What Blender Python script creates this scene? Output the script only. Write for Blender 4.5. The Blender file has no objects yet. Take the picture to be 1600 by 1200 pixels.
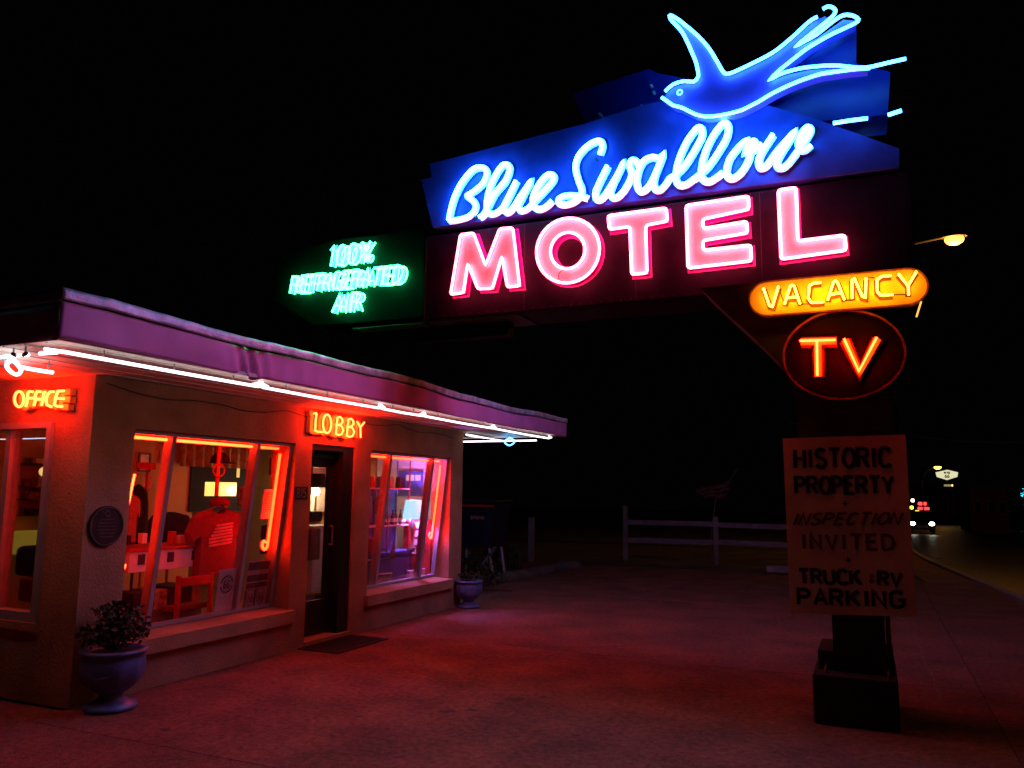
import bpy, bmesh, math, random
from mathutils import Vector, Matrix, noise
random.seed(7)
sc = bpy.context.scene
C = sc.collection
# ------------------------------------------------------------------ camera, world, exposure
F = 1246.0
def _n(v): return Vector(v).normalized()
d1 = _n((563, -175, F)); d2 = _n((-2800, -137, F))
_up = d1.cross(d2).normalized()
if _up.y < 0: _up = -_up
_Y = d1; _X = -d2; _X = (_X - _Y*_X.dot(_Y)).normalized(); _Z = _up
EYE = Vector((0, 0, 1.6))
def cam2world(v): return Vector((_X.dot(v), _Y.dot(v), _Z.dot(v)))
right, up_, fwd = cam2world(Vector((1,0,0))), cam2world(Vector((0,1,0))), cam2world(Vector((0,0,1)))
cd = bpy.data.cameras.new('camera'); cam = bpy.data.objects.new('camera', cd); C.objects.link(cam)
M = Matrix((right, up_, -fwd)).transposed().to_4x4(); M.translation = EYE
cam.matrix_world = M
cd.sensor_width = 36; cd.lens = F/1600*36; cd.clip_start = .05; cd.clip_end = 1500
sc.camera = cam
w = bpy.data.worlds.new('World'); sc.world = w; w.use_nodes = True
bg = w.node_tree.nodes['Background']; bg.inputs[0].default_value = (.55, .5, .6, 1); bg.inputs[1].default_value = .0009
sc.view_settings.view_transform = 'Standard'; sc.view_settings.look = 'None'
sc.view_settings.exposure = 0; sc.view_settings.gamma = 1; sc.view_settings.use_curve_mapping = False
sc.render.engine = 'CYCLES'
sc.cycles.use_denoising = True
sc.cycles.max_bounces = 8; sc.cycles.diffuse_bounces = 3; sc.cycles.glossy_bounces = 3
sc.cycles.transparent_max_bounces = 12; sc.cycles.sample_clamp_indirect = 4
sc.cycles.caustics_reflective = False; sc.cycles.caustics_refractive = False

def at(px, py, axis, val):
    """point of the place seen at photo pixel px,py on the plane coordinate[axis] = val (a measuring aid)"""
    r = cam2world(_n((px-800, -(py-600), F)))
    t = (val-EYE[axis])/r[axis]
    return EYE + r*t
GS = .019
def gz(y): return -GS*max(0, y-15)

# ------------------------------------------------------------------ helpers
def mat(name, col, rough=.7, metal=0, scale=8, var=.25, bump=.15, spec=.4, col2=None, fine=60, speck=0):
    m = bpy.data.materials.new(name); m.use_nodes = True
    nt = m.node_tree; b = nt.nodes['Principled BSDF']
    b.inputs['Roughness'].default_value = rough; b.inputs['Metallic'].default_value = metal
    b.inputs['Specular IOR Level'].default_value = spec
    tc = nt.nodes.new('ShaderNodeTexCoord')
    n1 = nt.nodes.new('ShaderNodeTexNoise'); n1.inputs['Scale'].default_value = scale; n1.inputs['Detail'].default_value = 6
    nt.links.new(tc.outputs['Object'], n1.inputs['Vector'])
    r = nt.nodes.new('ShaderNodeValToRGB')
    c2 = col2 or [c*(1-var) for c in col]
    c1 = [min(1, c*(1+var*.4)) for c in col]
    r.color_ramp.elements[0].position = .32; r.color_ramp.elements[1].position = .68
    r.color_ramp.elements[0].color = (*c2, 1); r.color_ramp.elements[1].color = (*c1, 1)
    nt.links.new(n1.outputs['Fac'], r.inputs[0])
    if speck:
        n3 = nt.nodes.new('ShaderNodeTexNoise'); n3.inputs['Scale'].default_value = speck; n3.inputs['Detail'].default_value = 5; n3.inputs['Roughness'].default_value = .8
        nt.links.new(tc.outputs['Object'], n3.inputs['Vector'])
        mr = nt.nodes.new('ShaderNodeMapRange'); mr.inputs[1].default_value = .35; mr.inputs[2].default_value = .65; mr.inputs[3].default_value = .5; mr.inputs[4].default_value = 1.35
        nt.links.new(n3.outputs['Fac'], mr.inputs[0])
        vm = nt.nodes.new('ShaderNodeVectorMath'); vm.operation = 'SCALE'
        nt.links.new(r.outputs[0], vm.inputs[0]); nt.links.new(mr.outputs[0], vm.inputs['Scale']); nt.links.new(vm.outputs[0], b.inputs['Base Color'])
    else: nt.links.new(r.outputs[0], b.inputs['Base Color'])
    if bump:
        n2 = nt.nodes.new('ShaderNodeTexNoise'); n2.inputs['Scale'].default_value = fine; n2.inputs['Detail'].default_value = 4
        nt.links.new(tc.outputs['Object'], n2.inputs['Vector'])
        bp = nt.nodes.new('ShaderNodeBump'); bp.inputs['Strength'].default_value = bump; bp.inputs['Distance'].default_value = .02
        nt.links.new(n2.outputs['Fac'], bp.inputs['Height']); nt.links.new(bp.outputs[0], b.inputs['Normal'])
    return m
def em(name, col, s):
    m = bpy.data.materials.new(name); m.use_nodes = True
    nt = m.node_tree; b = nt.nodes['Principled BSDF']
    b.inputs['Base Color'].default_value = (.5, .5, .5, 1); b.inputs['Roughness'].default_value = .2
    b.inputs['Emission Color'].default_value = (*col, 1); b.inputs['Emission Strength'].default_value = s
    return m
def glassmat(name, tint=(1,1,1), refl=.1):
    m = bpy.data.materials.new(name); m.use_nodes = True; nt = m.node_tree; nt.nodes.clear()
    o = nt.nodes.new('ShaderNodeOutputMaterial'); mx = nt.nodes.new('ShaderNodeMixShader')
    t = nt.nodes.new('ShaderNodeBsdfTransparent'); g = nt.nodes.new('ShaderNodeBsdfGlossy'); lw = nt.nodes.new('ShaderNodeLayerWeight')
    t.inputs[0].default_value = (*tint, 1); g.inputs['Roughness'].default_value = .02
    lw.inputs[0].default_value = .25
    mt = nt.nodes.new('ShaderNodeMath'); mt.operation = 'MULTIPLY'; mt.inputs[1].default_value = refl*6
    nt.links.new(lw.outputs['Fresnel'], mt.inputs[0])
    nt.links.new(mt.outputs[0], mx.inputs[0]); nt.links.new(t.outputs[0], mx.inputs[1]); nt.links.new(g.outputs[0], mx.inputs[2]); nt.links.new(mx.outputs[0], o.inputs[0])
    return m
def obj(name, bm, m, parent=None, smooth=False, label=None, kind=None):
    me = bpy.data.meshes.new(name)
    bmesh.ops.recalc_face_normals(bm, faces=bm.faces[:])
    bm.to_mesh(me); bm.free()
    if smooth:
        for p in me.polygons: p.use_smooth = True
    if m: me.materials.append(m)
    o = bpy.data.objects.new(name, me); C.objects.link(o)
    if parent:
        o.parent = parent; o.matrix_parent_inverse = parent.matrix_world.inverted()
    if label: o['label'] = label
    if kind: o['kind'] = kind
    return o
def thing(name, label, cat, loc=(0,0,0), group=None):
    o = bpy.data.objects.new(name, None); C.objects.link(o); o.location = loc; o.empty_display_size = .2
    o.matrix_world = Matrix.Translation(Vector(loc))
    o['label'] = label; o['category'] = cat
    if group: o['group'] = group
    return o
def tag(o, label, cat, group=None):
    o['label'] = label; o['category'] = cat
    if group: o['group'] = group
    return o
B = bmesh.new
def box(bm, x0, x1, y0, y1, z0, z1, bev=0):
    vs = [bm.verts.new((x, y, z)) for x in (x0, x1) for y in (y0, y1) for z in (z0, z1)]
    f = [(0,1,3,2),(4,6,7,5),(0,4,5,1),(2,3,7,6),(0,2,6,4),(1,5,7,3)]
    fs = [bm.faces.new([vs[i] for i in q]) for q in f]
    if bev:
        es = list({e for q in fs for e in q.edges})
        bmesh.ops.bevel(bm, geom=es, offset=bev, segments=2, affect='EDGES', profile=.5)
    return bm
def bx(name, m, parent, *a, bev=0, label=None, kind=None):
    return obj(name, box(B(), *a, bev=bev), m, parent, label=label, kind=kind)
def prism(bm, pts, off):
    off = Vector(off); a = [bm.verts.new(p) for p in pts]; b = [bm.verts.new(Vector(p)+off) for p in pts]
    n = len(a); bm.faces.new(a); bm.faces.new(b[::-1])
    for i in range(n): bm.faces.new((a[i], b[i], b[(i+1) % n], a[(i+1) % n]))
    return bm
def sm(p, k=5, closed=False):
    p = [Vector(q) for q in p]; out = []; n = len(p)
    for i in range(n if closed else n-1):
        if closed: a, b, c, d = p[i-1], p[i], p[(i+1) % n], p[(i+2) % n]
        else: a, b, c, d = p[max(i-1, 0)], p[i], p[i+1], p[min(i+2, n-1)]
        for j in range(k):
            t = j/k
            out.append(.5*((2*b)+(c-a)*t+(2*a-5*b+4*c-d)*t*t+(3*b-a-3*c+d)*t**3))
    if not closed: out.append(p[-1])
    return out
def circ(r, n=8): return [(r*math.cos(2*math.pi*i/n), r*math.sin(2*math.pi*i/n)) for i in range(n)]
def rect(w, d): return [(-w/2, -d/2), (w/2, -d/2), (w/2, d/2), (-w/2, d/2)]
def sweep(bm, pts, sec, N=(0,-1,0), closed=False, lift=0):
    N = Vector(N).normalized(); rings = []; n = len(pts)
    pts = [Vector(p) for p in pts]
    for i in range(n):
        if closed: t0, t1 = pts[i]-pts[i-1], pts[(i+1) % n]-pts[i]
        else: t0, t1 = (pts[i]-pts[i-1]) if i else (pts[1]-pts[0]), (pts[i+1]-pts[i]) if i < n-1 else (pts[i]-pts[i-1])
        if t0.length < 1e-7: t0 = t1
        if t1.length < 1e-7: t1 = t0
        t0 = t0.normalized(); t1 = t1.normalized(); t = t0+t1
        if t.length < 1e-4: t = t1
        t.normalize(); NN = N
        if abs(t.dot(N)) > .95: NN = Vector((1, .1, .05)).normalized()
        b = NN.cross(t).normalized(); nn = t.cross(b).normalized()
        k = 1/max(.6, abs(t.dot(t1)))
        rings.append([bm.verts.new(pts[i]+b*u*k+nn*v+N*lift*i) for u, v in sec])
    m = len(sec)
    for i in range(n if closed else n-1):
        r0, r1 = rings[i], rings[(i+1) % n]
        for j in range(m):
            bm.faces.new((r0[j], r0[(j+1) % m], r1[(j+1) % m], r1[j]))
    if not closed:
        bm.faces.new(rings[0][::-1]); bm.faces.new(rings[-1])
    return bm
def lathe(bm, prof, c, n=32, mod=None):
    rings = []
    for r, z in prof:
        rings.append([bm.verts.new((c[0]+(r*(mod(a, z) if mod else 1))*math.cos(a), c[1]+(r*(mod(a, z) if mod else 1))*math.sin(a), c[2]+z)) for a in [2*math.pi*i/n for i in range(n)]])
    for i in range(len(prof)-1):
        for j in range(n): bm.faces.new((rings[i][j], rings[i][(j+1) % n], rings[i+1][(j+1) % n], rings[i+1][j]))
    bm.faces.new(rings[0][::-1]); bm.faces.new(rings[-1])
    return bm
def arc(cx, cy, rx, ry, a0, a1, n=8):
    return [(cx+rx*math.cos(math.radians(a0+(a1-a0)*i/n)), cy+ry*math.sin(math.radians(a0+(a1-a0)*i/n))) for i in range(n+1)]
# single-line alphabet: strokes in a box of width .6, height 1
G = {
 'A': [[(0,0),(.3,1),(.6,0)], [(.12,.36),(.48,.36)]],
 'B': [[(0,0),(0,1),(.3,1)]+arc(.32,.77,.22,.23,90,-90,6)+[(0,.54)], [(.3,.54)]+arc(.32,.27,.26,.27,90,-90,6)+[(0,0)]],
 'C': [arc(.32,.7,.3,.3,30,180,7)+arc(.32,.3,.3,.3,180,330,7)],
 'D': [[(0,0),(0,1),(.2,1)]+arc(.22,.5,.38,.5,90,-90,8)+[(0,0)]],
 'E': [[(.52,1),(0,1),(0,0),(.54,0)], [(0,.52),(.44,.52)]],
 'F': [[(.52,1),(0,1),(0,0)], [(0,.52),(.44,.52)]],
 'G': [arc(.32,.7,.3,.3,35,180,7)+arc(.32,.3,.3,.3,180,350,7)+[(.62,.45),(.36,.45)]],
 'H': [[(0,0),(0,1)], [(.55,0),(.55,1)], [(0,.5),(.55,.5)]],
 'I': [[(.1,0),(.1,1)]],
 'K': [[(0,0),(0,1)], [(.54,1),(.02,.42)], [(.18,.58),(.57,0)]],
 'L': [[(0,1),(0,0),(.5,0)]],
 'M': [[(0,0),(.05,1),(.35,.2),(.65,1),(.7,0)]],
 'N': [[(0,0),(0,1),(.55,0),(.55,1)]],
 'O': [arc(.31,.5,.31,.5,90,450,18)],
 'P': [[(0,0),(0,1),(.28,1)]+arc(.3,.75,.25,.25,90,-90,6)+[(0,.5)]],
 'R': [[(0,0),(0,1),(.28,1)]+arc(.3,.76,.25,.24,90,-90,6)+[(0,.52)], [(.28,.52),(.57,0)]],
 'S': [arc(.29,.76,.26,.24,25,200,7)+[(.28,.5)]+arc(.29,.25,.28,.25,60,-160,8)],
 'T': [[(.3,0),(.3,1)], [(0,1),(.6,1)]],
 'U': [[(0,1),(0,.28)]+arc(.28,.28,.28,.28,180,360,8)+[(.56,1)]],
 'V': [[(0,1),(.3,0),(.6,1)]],
 'X': [[(0,0),(.55,1)], [(0,1),(.55,0)]],
 'Y': [[(0,1),(.3,.5),(.6,1)], [(.3,.5),(.3,0)]],
 '0': [arc(.26,.5,.26,.5,90,450,16)],
 '1': [[(0,.82),(.16,1),(.16,0)]],
 '5': [[(.5,1),(.08,1),(.04,.56)]+arc(.27,.32,.27,.3,120,-150,8)],
 '6': [arc(.27,.3,.27,.3,0,360,12)+[(.54,.3)], arc(.5,.3,.5,.7,180,95,6)],
 '8': [arc(.27,.76,.22,.24,90,450,12), arc(.27,.26,.27,.26,90,450,12)],
 '%': [[(.05,0),(.6,1)], arc(.13,.8,.13,.17,0,360,8), arc(.5,.2,.13,.17,0,360,8)],
 '&': [[(.6,0),(.15,.7)]+arc(.3,.8,.16,.18,200,-20,6)+[(.1,.35)]+arc(.26,.2,.22,.2,150,320,6)+[(.6,.4)]],
}
GW = {'I': .2, 'M': .7, '1': .25, '0': .52, 'L': .5, 'E': .54, 'F': .5}
def word(s, gap=.22, slant=0):
    x = 0; out = []
    for ch in s:
        if ch == ' ': x += .38; continue
        out.append([[(x+px+slant*py, py) for px, py in st] for st in G[ch]]); x += GW.get(ch, .6)+gap
    return out, x-gap
def place_word(s, P0, U, V, gap=.22, slant=0):
    """letters of s laid out from P0, U = whole-width vector, V = height vector -> per letter list of 3D strokes"""
    ls, wd = word(s, gap, slant); U = Vector(U); V = Vector(V); P0 = Vector(P0)
    return [[[P0+U*(x/wd)+V*y for x, y in st] for st in l] for l in ls]

# ------------------------------------------------------------------ materials
K = {}
K['stucco'] = mat('tan_stucco', (.44,.225,.12), .9, 0, 2.2, .34, .5, .2, fine=46, speck=0)
K['inwall'] = mat('cream_plaster', (.6,.34,.13), .85, 0, 2, .15, .1, .2)
K['soffit'] = mat('soffit_paint', (.7,.64,.56), .6, 0, 14, .18, .15)
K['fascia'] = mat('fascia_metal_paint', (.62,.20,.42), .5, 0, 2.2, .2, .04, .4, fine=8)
K['cap'] = mat('worn_metal_cap', (.5,.5,.55), .45, .3, 9, .5, .3)
K['roof'] = mat('roof_felt', (.12,.12,.12), .9)
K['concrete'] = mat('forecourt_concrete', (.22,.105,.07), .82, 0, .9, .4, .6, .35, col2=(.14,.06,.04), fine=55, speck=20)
K['road'] = mat('asphalt', (.03,.026,.022), .42, 0, 2, .4, .4, .5, fine=40)
K['dirt'] = mat('dry_ground', (.12,.09,.06), .95, 0, 1.5, .5, .6)
K['kerb'] = mat('kerb_concrete', (.3,.28,.25), .8, 0, 5, .3, .3)
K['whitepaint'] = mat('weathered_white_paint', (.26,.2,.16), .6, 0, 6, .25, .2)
K['frame'] = mat('window_frame_paint', (.34,.30,.32), .45, 0, 6, .15, .05)
K['doorm'] = mat('black_door_paint', (.016,.014,.014), .4, 0, 6, .2, .1)
K['black'] = mat('black_rubber', (.02,.02,.02), .6, 0, 30, .4, .5)
K['wire'] = mat('dark_wire', (.03,.025,.02), .6)
K['glass'] = glassmat('window_glass', (.97,.97,.97), .09)
K['cabinet'] = mat('dark_maroon_enamel', (.016,.003,.012), .6, 0, 4, .5, .08, .12)
K['pylon'] = mat('faded_maroon_paint', (.10,.045,.04), .5, 0, 3, .45, .15, .4)
K['bluepanel'] = mat('deep_blue_enamel', (.045,.06,.34), .6, 0, 4, .3, .06, .1)
K['darkblue'] = mat('navy_blue_enamel', (.015,.015,.22), .42, 0, 3, .3, .06, .5)
K['motelface'] = mat('cream_enamel_letter', (.6,.62,.48), .4, 0, 7, .1, .05)
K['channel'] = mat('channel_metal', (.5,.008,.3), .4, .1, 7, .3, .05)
K['scriptface'] = mat('white_enamel_script', (.75,.85,.9), .35, 0, 7, .08, .03)
K['birdface'] = mat('sky_blue_enamel', (.25,.12,.8), .4, 0, 5, .18, .05)
K['vacface'] = mat('yellow_enamel', (.85,.52,.08), .4, 0, 5, .15, .05)
K['vacletter'] = mat('burnt_orange_paint', (.11,.018,.004), .45, 0, 9, .2, .05)
K['tvface'] = mat('black_enamel', (.007,.002,.002), .5, 0, 8, .3, .05, .15)
K['tvletter'] = mat('yellow_letter_enamel', (.85,.6,.15), .4, 0, 9, .1, .05)
K['rust'] = mat('rusty_rim', (.28,.09,.04), .6, .2, 20, .5, .3)
K['greenpanel'] = mat('dark_green_enamel', (.002,.006,.004), .65, 0, 4, .4, .08, .08)
K['board'] = mat('weathered_board_paint', (.72,.58,.36), .7, 0, 4, .2, .2)
K['letterdark'] = mat('black_sign_paint', (.012,.014,.014), .6, 0, 20, .4, .1)
K['letterred'] = mat('faded_red_sign_paint', (.13,.03,.02), .65, 0, 20, .4, .1)
K['base'] = mat('dark_concrete_base', (.02,.016,.014), .85, 0, 4, .4, .5)
K['glaze'] = mat('pale_blue_glaze', (.10,.14,.30), .35, 0, 8, .35, .3, .5, fine=25)
K['soil'] = mat('soil', (.05,.035,.025), .95)
K['leaf'] = mat('dark_leaf', (.03,.04,.02), .5, 0, 20, .5, .1)
K['wood'] = mat('brown_wood', (.16,.08,.04), .5, 0, 12, .4, .15)
K['darkcloth'] = mat('dark_cloth', (.02,.018,.02), .95, 0, 20, .4, .4)
K['redcloth'] = mat('red_cotton', (.22,.008,.008), .9, 0, 30, .2, .4)
K['orangecloth'] = mat('orange_cotton', (.32,.12,.06), .9, 0, 30, .2, .4)
K['white'] = mat('white_gloss', (.75,.73,.7), .4, 0, 6, .12, .05)
K['paper'] = mat('printed_paper', (.8,.74,.72), .8, 0, 20, .1, .05)
K['ink'] = mat('dark_ink', (.05,.03,.05), .8)
K['redink'] = mat('red_ink', (.45,.06,.05), .7)
K['redmetal'] = mat('red_metal', (.55,.02,.02), .35, .1)
K['blueprop'] = mat('blue_laminate', (.1,.13,.42), .4)
K['bottle'] = mat('brown_bottle', (.12,.03,.015), .15, 0, 8, .2, 0, .6)
K['bronze'] = mat('dark_bronze', (.06,.045,.04), .45, .5, 14, .4, .2)
K['blueb'] = mat('blue_painted_steel', (.006,.006,.04), .5, .1, 5, .3, .1)
K['goods'] = mat('mixed_goods_card', (.4,.28,.12), .8, 0, 18, .8, .1, col2=(.1,.05,.03))
K['curtain'] = mat('tan_curtain', (.42,.27,.12), .9, 0, 14, .35, .3)
K['green'] = mat('green_laminate', (.42,.45,.08), .5)
K['carpaint'] = mat('dark_car_paint', (.03,.03,.035), .25, .4)
K['galv'] = mat('galvanised_steel', (.3,.3,.3), .5, .6)
PINK = em('pink_neon', (1,.07,.14), 36)
BLUE = em('blue_neon', (.035,.33,1), 40)
BIRD = em('blue_neon_bird', (.028,.30,1), 18)
GREEN = em('green_neon', (.02,1,.27), 34)
YEL = em('amber_neon', (1,.33,.012), 34)
RED = em('red_neon', (1,.0125,.0020), 90)
REDW = em('red_window_neon', (1,.0125,.0020), 72)
WHT = em('white_neon', (1,.88,.95), 3.2)
CURLB = em('blue_tube_end', (.10,.45,1), 5)

# ------------------------------------------------------------------ ground, road
def sheet(name, m, xs, ys, zoff, kind='structure'):
    bm = B(); g = [[bm.verts.new((x, y, gz(y)+zoff)) for x in xs] for y in ys]
    for i in range(len(ys)-1):
        for j in range(len(xs)-1): bm.faces.new((g[i][j], g[i][j+1], g[i+1][j+1], g[i+1][j]))
    return obj(name, bm, m, kind=kind)
sheet('ground', K['dirt'], (-500, -60, 0, 60, 500), (-60, 15, 60, 200, 900), -.03)
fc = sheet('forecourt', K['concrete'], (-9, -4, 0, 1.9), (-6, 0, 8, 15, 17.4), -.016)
slabs_m = []
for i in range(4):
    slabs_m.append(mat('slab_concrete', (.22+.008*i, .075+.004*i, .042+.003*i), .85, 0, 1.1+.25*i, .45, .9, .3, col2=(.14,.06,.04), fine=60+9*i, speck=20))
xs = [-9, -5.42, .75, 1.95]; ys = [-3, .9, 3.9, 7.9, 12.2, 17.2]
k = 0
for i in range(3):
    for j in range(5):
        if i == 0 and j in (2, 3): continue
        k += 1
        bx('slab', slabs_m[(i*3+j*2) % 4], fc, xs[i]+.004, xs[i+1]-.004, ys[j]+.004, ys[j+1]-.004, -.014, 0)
# stains and cracks, flat marks on the slab
bm = B()
def blotch(bm, x, y, r, z=.004):
    pts = []
    for i in range(16):
        a = i*math.pi/8; rr = r*(.6+.5*noise.noise(Vector((x*3+math.cos(a), y*3+math.sin(a), 0))))
        pts.append(bm.verts.new((x+rr*1.3*math.cos(a), y+rr*math.sin(a), z)))
    bm.faces.new(pts)
for px, py, r in [(700,1112,.07),(735,1110,.06),(805,1093,.09),(780,1100,.05),(850,1090,.05),(480,1180,.06),(520,1150,.03),(345,1150,.03),(400,1100,.03),(640,1090,.03),(560,1120,.03),(900,1150,.04),(260,1140,.05),(610,1160,.03)]:
    p = at(px, py, 2, 0); blotch(bm, p.x, p.y, r)
    for q in range(4): blotch(bm, p.x+random.uniform(-.2,.2), p.y+random.uniform(-.15,.15), r*.3)
obj('oil_stain', bm, mat('dark_stain', (.06,.03,.02), .7), fc, kind='stuff')
bm = B()
for path in [[(1050,1060),(1065,1085),(1060,1110),(1095,1150),(1130,1198)],[(1428,990),(1440,1020),(1455,1055),(1470,1090)],[(900,960),(960,985),(1050,1060)],[(760,1020),(850,1012),(960,1010),(1060,1000)]]:
    p = sm([at(a, b, 2, .003) for a, b in path], 6)
    p = [q+Vector((random.uniform(-.012,.012), random.uniform(-.012,.012), 0)) for q in p]
    sweep(bm, p, rect(.004, .002), (0,0,1))
obj('crack', bm, K['wood'], fc, kind='stuff')
# kerb, pavement and road on the right
kp = [(2.95,-6),(2.65,6),(2.08,14.9),(1.75,20),(1.37,26),(1.2,32),(1.1,60),(1.1,200)]
def strip(bm, off0, off1, zo):
    vs = [(bm.verts.new((x+off0, y, gz(y)+zo)), bm.verts.new((x+off1, y, gz(y)+zo))) for x, y in kp]
    for i in range(len(vs)-1): bm.faces.new((vs[i][0], vs[i][1], vs[i+1][1], vs[i+1][0]))
bm = B(); strip(bm, 0, 14, -.12+.10); obj('road', bm, K['road'], kind='structure')
bm = B()
sweep(bm, [(x, y, gz(y)-.02) for x, y in kp], rect(.15, .14), (0,0,1))
obj('kerb', bm, K['kerb'], kind='structure')
bm = B(); strip(bm, -1.0, -.08, -.008); obj('pavement', bm, K['concrete'], kind='structure')
bm = B()
p = at(1449, 876, 2, -.12); q = at(1462, 880, 2, -.12)
sweep(bm, [p+Vector((.1,0,.125)), q+Vector((.1,0,.125))], rect(.14, .01), (0,0,1))
tag(obj('road_stud', bm, K['whitepaint']), 'short pale painted strip lying on the kerb by the road', 'road marking')

# ------------------------------------------------------------------ lobby building
WX = -5.385; WY = 4.21; WE = 10.28; ZT = 2.455; WT = .3
XL = -11.2
off = thing('motel_office', 'tan stucco single storey office and lobby with pink lit fascia and outlined windows', 'building', (WX, WY, 0))
W1 = (4.60, 6.58, .385, 2.07); DR = (6.85, 7.62, .05, 2.085); W2 = (7.95, 9.92, .385, 2.07)
OW = (-7.75, -5.80, .585, 2.10)
def wall_x(name, m, x0, x1):
    bm = B()
    cuts = [W1, DR, W2]; y = WY
    for i, c in enumerate(cuts):
        box(bm, x0, x1, y, c[0], 0, ZT); box(bm, x0, x1, c[0], c[1], c[3], ZT)
        if c[2] > .1: box(bm, x0, x1, c[0], c[1], 0, c[2])
        y = c[1]
    box(bm, x0, x1, y, WE, 0, ZT)
    bmesh.ops.remove_doubles(bm, verts=bm.verts[:], dist=1e-5)
    return obj(name, bm, m, off)
wall_x('wall', K['stucco'], WX-WT, WX)
bm = B()
x1 = WX-WT-.001
box(bm, OW[1], x1, WY, WY+.25, 0, ZT); box(bm, OW[0], OW[1], WY, WY+.25, OW[3], ZT); box(bm, OW[0], OW[1], WY, WY+.25, 0, OW[2]); box(bm, -14, OW[0], WY, WY+.25, 0, ZT)
obj('wall', bm, K['stucco'], off)
bm = B(); box(bm, -14, x1, WE-.2, WE, 0, ZT); obj('wall', bm, K['inwall'], off)
bx('end_wall_lining', K['white'], off, -6.7, x1, WE-.215, WE-.2005, .06, 2.32)
bm = B(); box(bm, XL-.2, XL, WY+.26, WE-.21, 0, ZT); obj('wall', bm, K['inwall'], off)
bx('floor', K['wood'], off, XL, x1, WY+.26, WE-.21, -.004, .05)
bx('ceiling', K['inwall'], off, XL, x1, WY+.26, WE-.21, 2.33, 2.37)
# roof slab and soffit
FX, FY, FE = -4.3, 3.09, 11.65
FZ0, FZ1 = 2.455, 2.72
bx('soffit', K['soffit'], off, -14, FX-.02, FY+.02, FE-.02, ZT+.001, ZT+.03)
bm = B()
for i in range(22):
    yy = 0
for i in range(5):   # board joints of the soffit
    x = FX-.16-.2*i
    box(bm, x-.006, x+.006, FY+.05, FE-.05, ZT-.004, ZT+.002)
for i in range(4):
    y = FY+.15+.22*i
    box(bm, -13, FX-1.2, y-.006, y+.006, ZT-.004, ZT+.002)
obj('soffit_batten', bm, K['soffit'], off)
bx('roof', K['roof'], off, -14, FX-.05, FY+.05, FE-.05, ZT+.04, FZ1-.06)
def fz(y, top):   # gentle sag of the fascia edges
    t = (y-FY)/(FE-FY)
    return (.018*math.sin(t*5.3+.6)+.012*math.sin(t*13+2)+.006*math.sin(t*31))*(1 if top else .45)
dent0 = at(392, 565, 0, FX).y
def facegrid(name, m, u0, u1, nu, z0, z1, nz, fn, mat_=None):
    bm = B(); g = [[bm.verts.new(fn(u0+(u1-u0)*i/nu, z0+(z1-z0)*j/nz)) for j in range(nz+1)] for i in range(nu+1)]
    for i in range(nu):
        for j in range(nz): bm.faces.new((g[i][j], g[i+1][j], g[i+1][j+1], g[i][j+1]))
    o = obj(name, bm, m, off, smooth=True)
    s = o.modifiers.new('thick', 'SOLIDIFY'); s.thickness = .006; s.offset = 0
    return o
def fasc(y, z):
    t = (z-FZ0)/(FZ1-FZ0)
    x = FX + .014*noise.noise(Vector((y*1.3, z*2.5, 1)))+.007*noise.noise(Vector((y*4, z*6, 3)))*(1.2-t)
    d = math.exp(-((y-dent0)/.16)**2)
    x -= d*.05*(1-.4*t)*abs(math.sin((y-dent0)*24+z*9))
    d2 = math.exp(-((y-dent0-.55)/.35)**2); x -= d2*.018*abs(math.sin((y-dent0)*15))*(1-t)
    zz = z + fz(y, t > .5)*(t) + (1-t)*fz(y, False) - (1-t)*d*.03*math.sin((y-dent0)*20) + (1-t)*.006*noise.noise(Vector((y*7, 0, 5)))
    return (x, y, zz)
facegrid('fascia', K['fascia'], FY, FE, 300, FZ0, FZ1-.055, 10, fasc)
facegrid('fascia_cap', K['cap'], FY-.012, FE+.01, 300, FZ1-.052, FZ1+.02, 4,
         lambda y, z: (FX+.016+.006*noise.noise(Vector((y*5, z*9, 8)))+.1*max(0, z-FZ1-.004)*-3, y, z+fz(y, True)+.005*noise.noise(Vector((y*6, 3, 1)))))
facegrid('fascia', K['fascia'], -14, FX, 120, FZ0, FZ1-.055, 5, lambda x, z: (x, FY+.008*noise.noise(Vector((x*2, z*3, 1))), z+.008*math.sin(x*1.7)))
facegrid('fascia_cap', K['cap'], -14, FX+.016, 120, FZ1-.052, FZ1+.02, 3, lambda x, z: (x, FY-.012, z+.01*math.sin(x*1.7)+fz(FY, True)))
facegrid('fascia', K['fascia'], -14, FX, 60, FZ0, FZ1-.01, 4, lambda x, z: (x, FE+.008*noise.noise(Vector((x*2, z*3, 1))), z))
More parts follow.
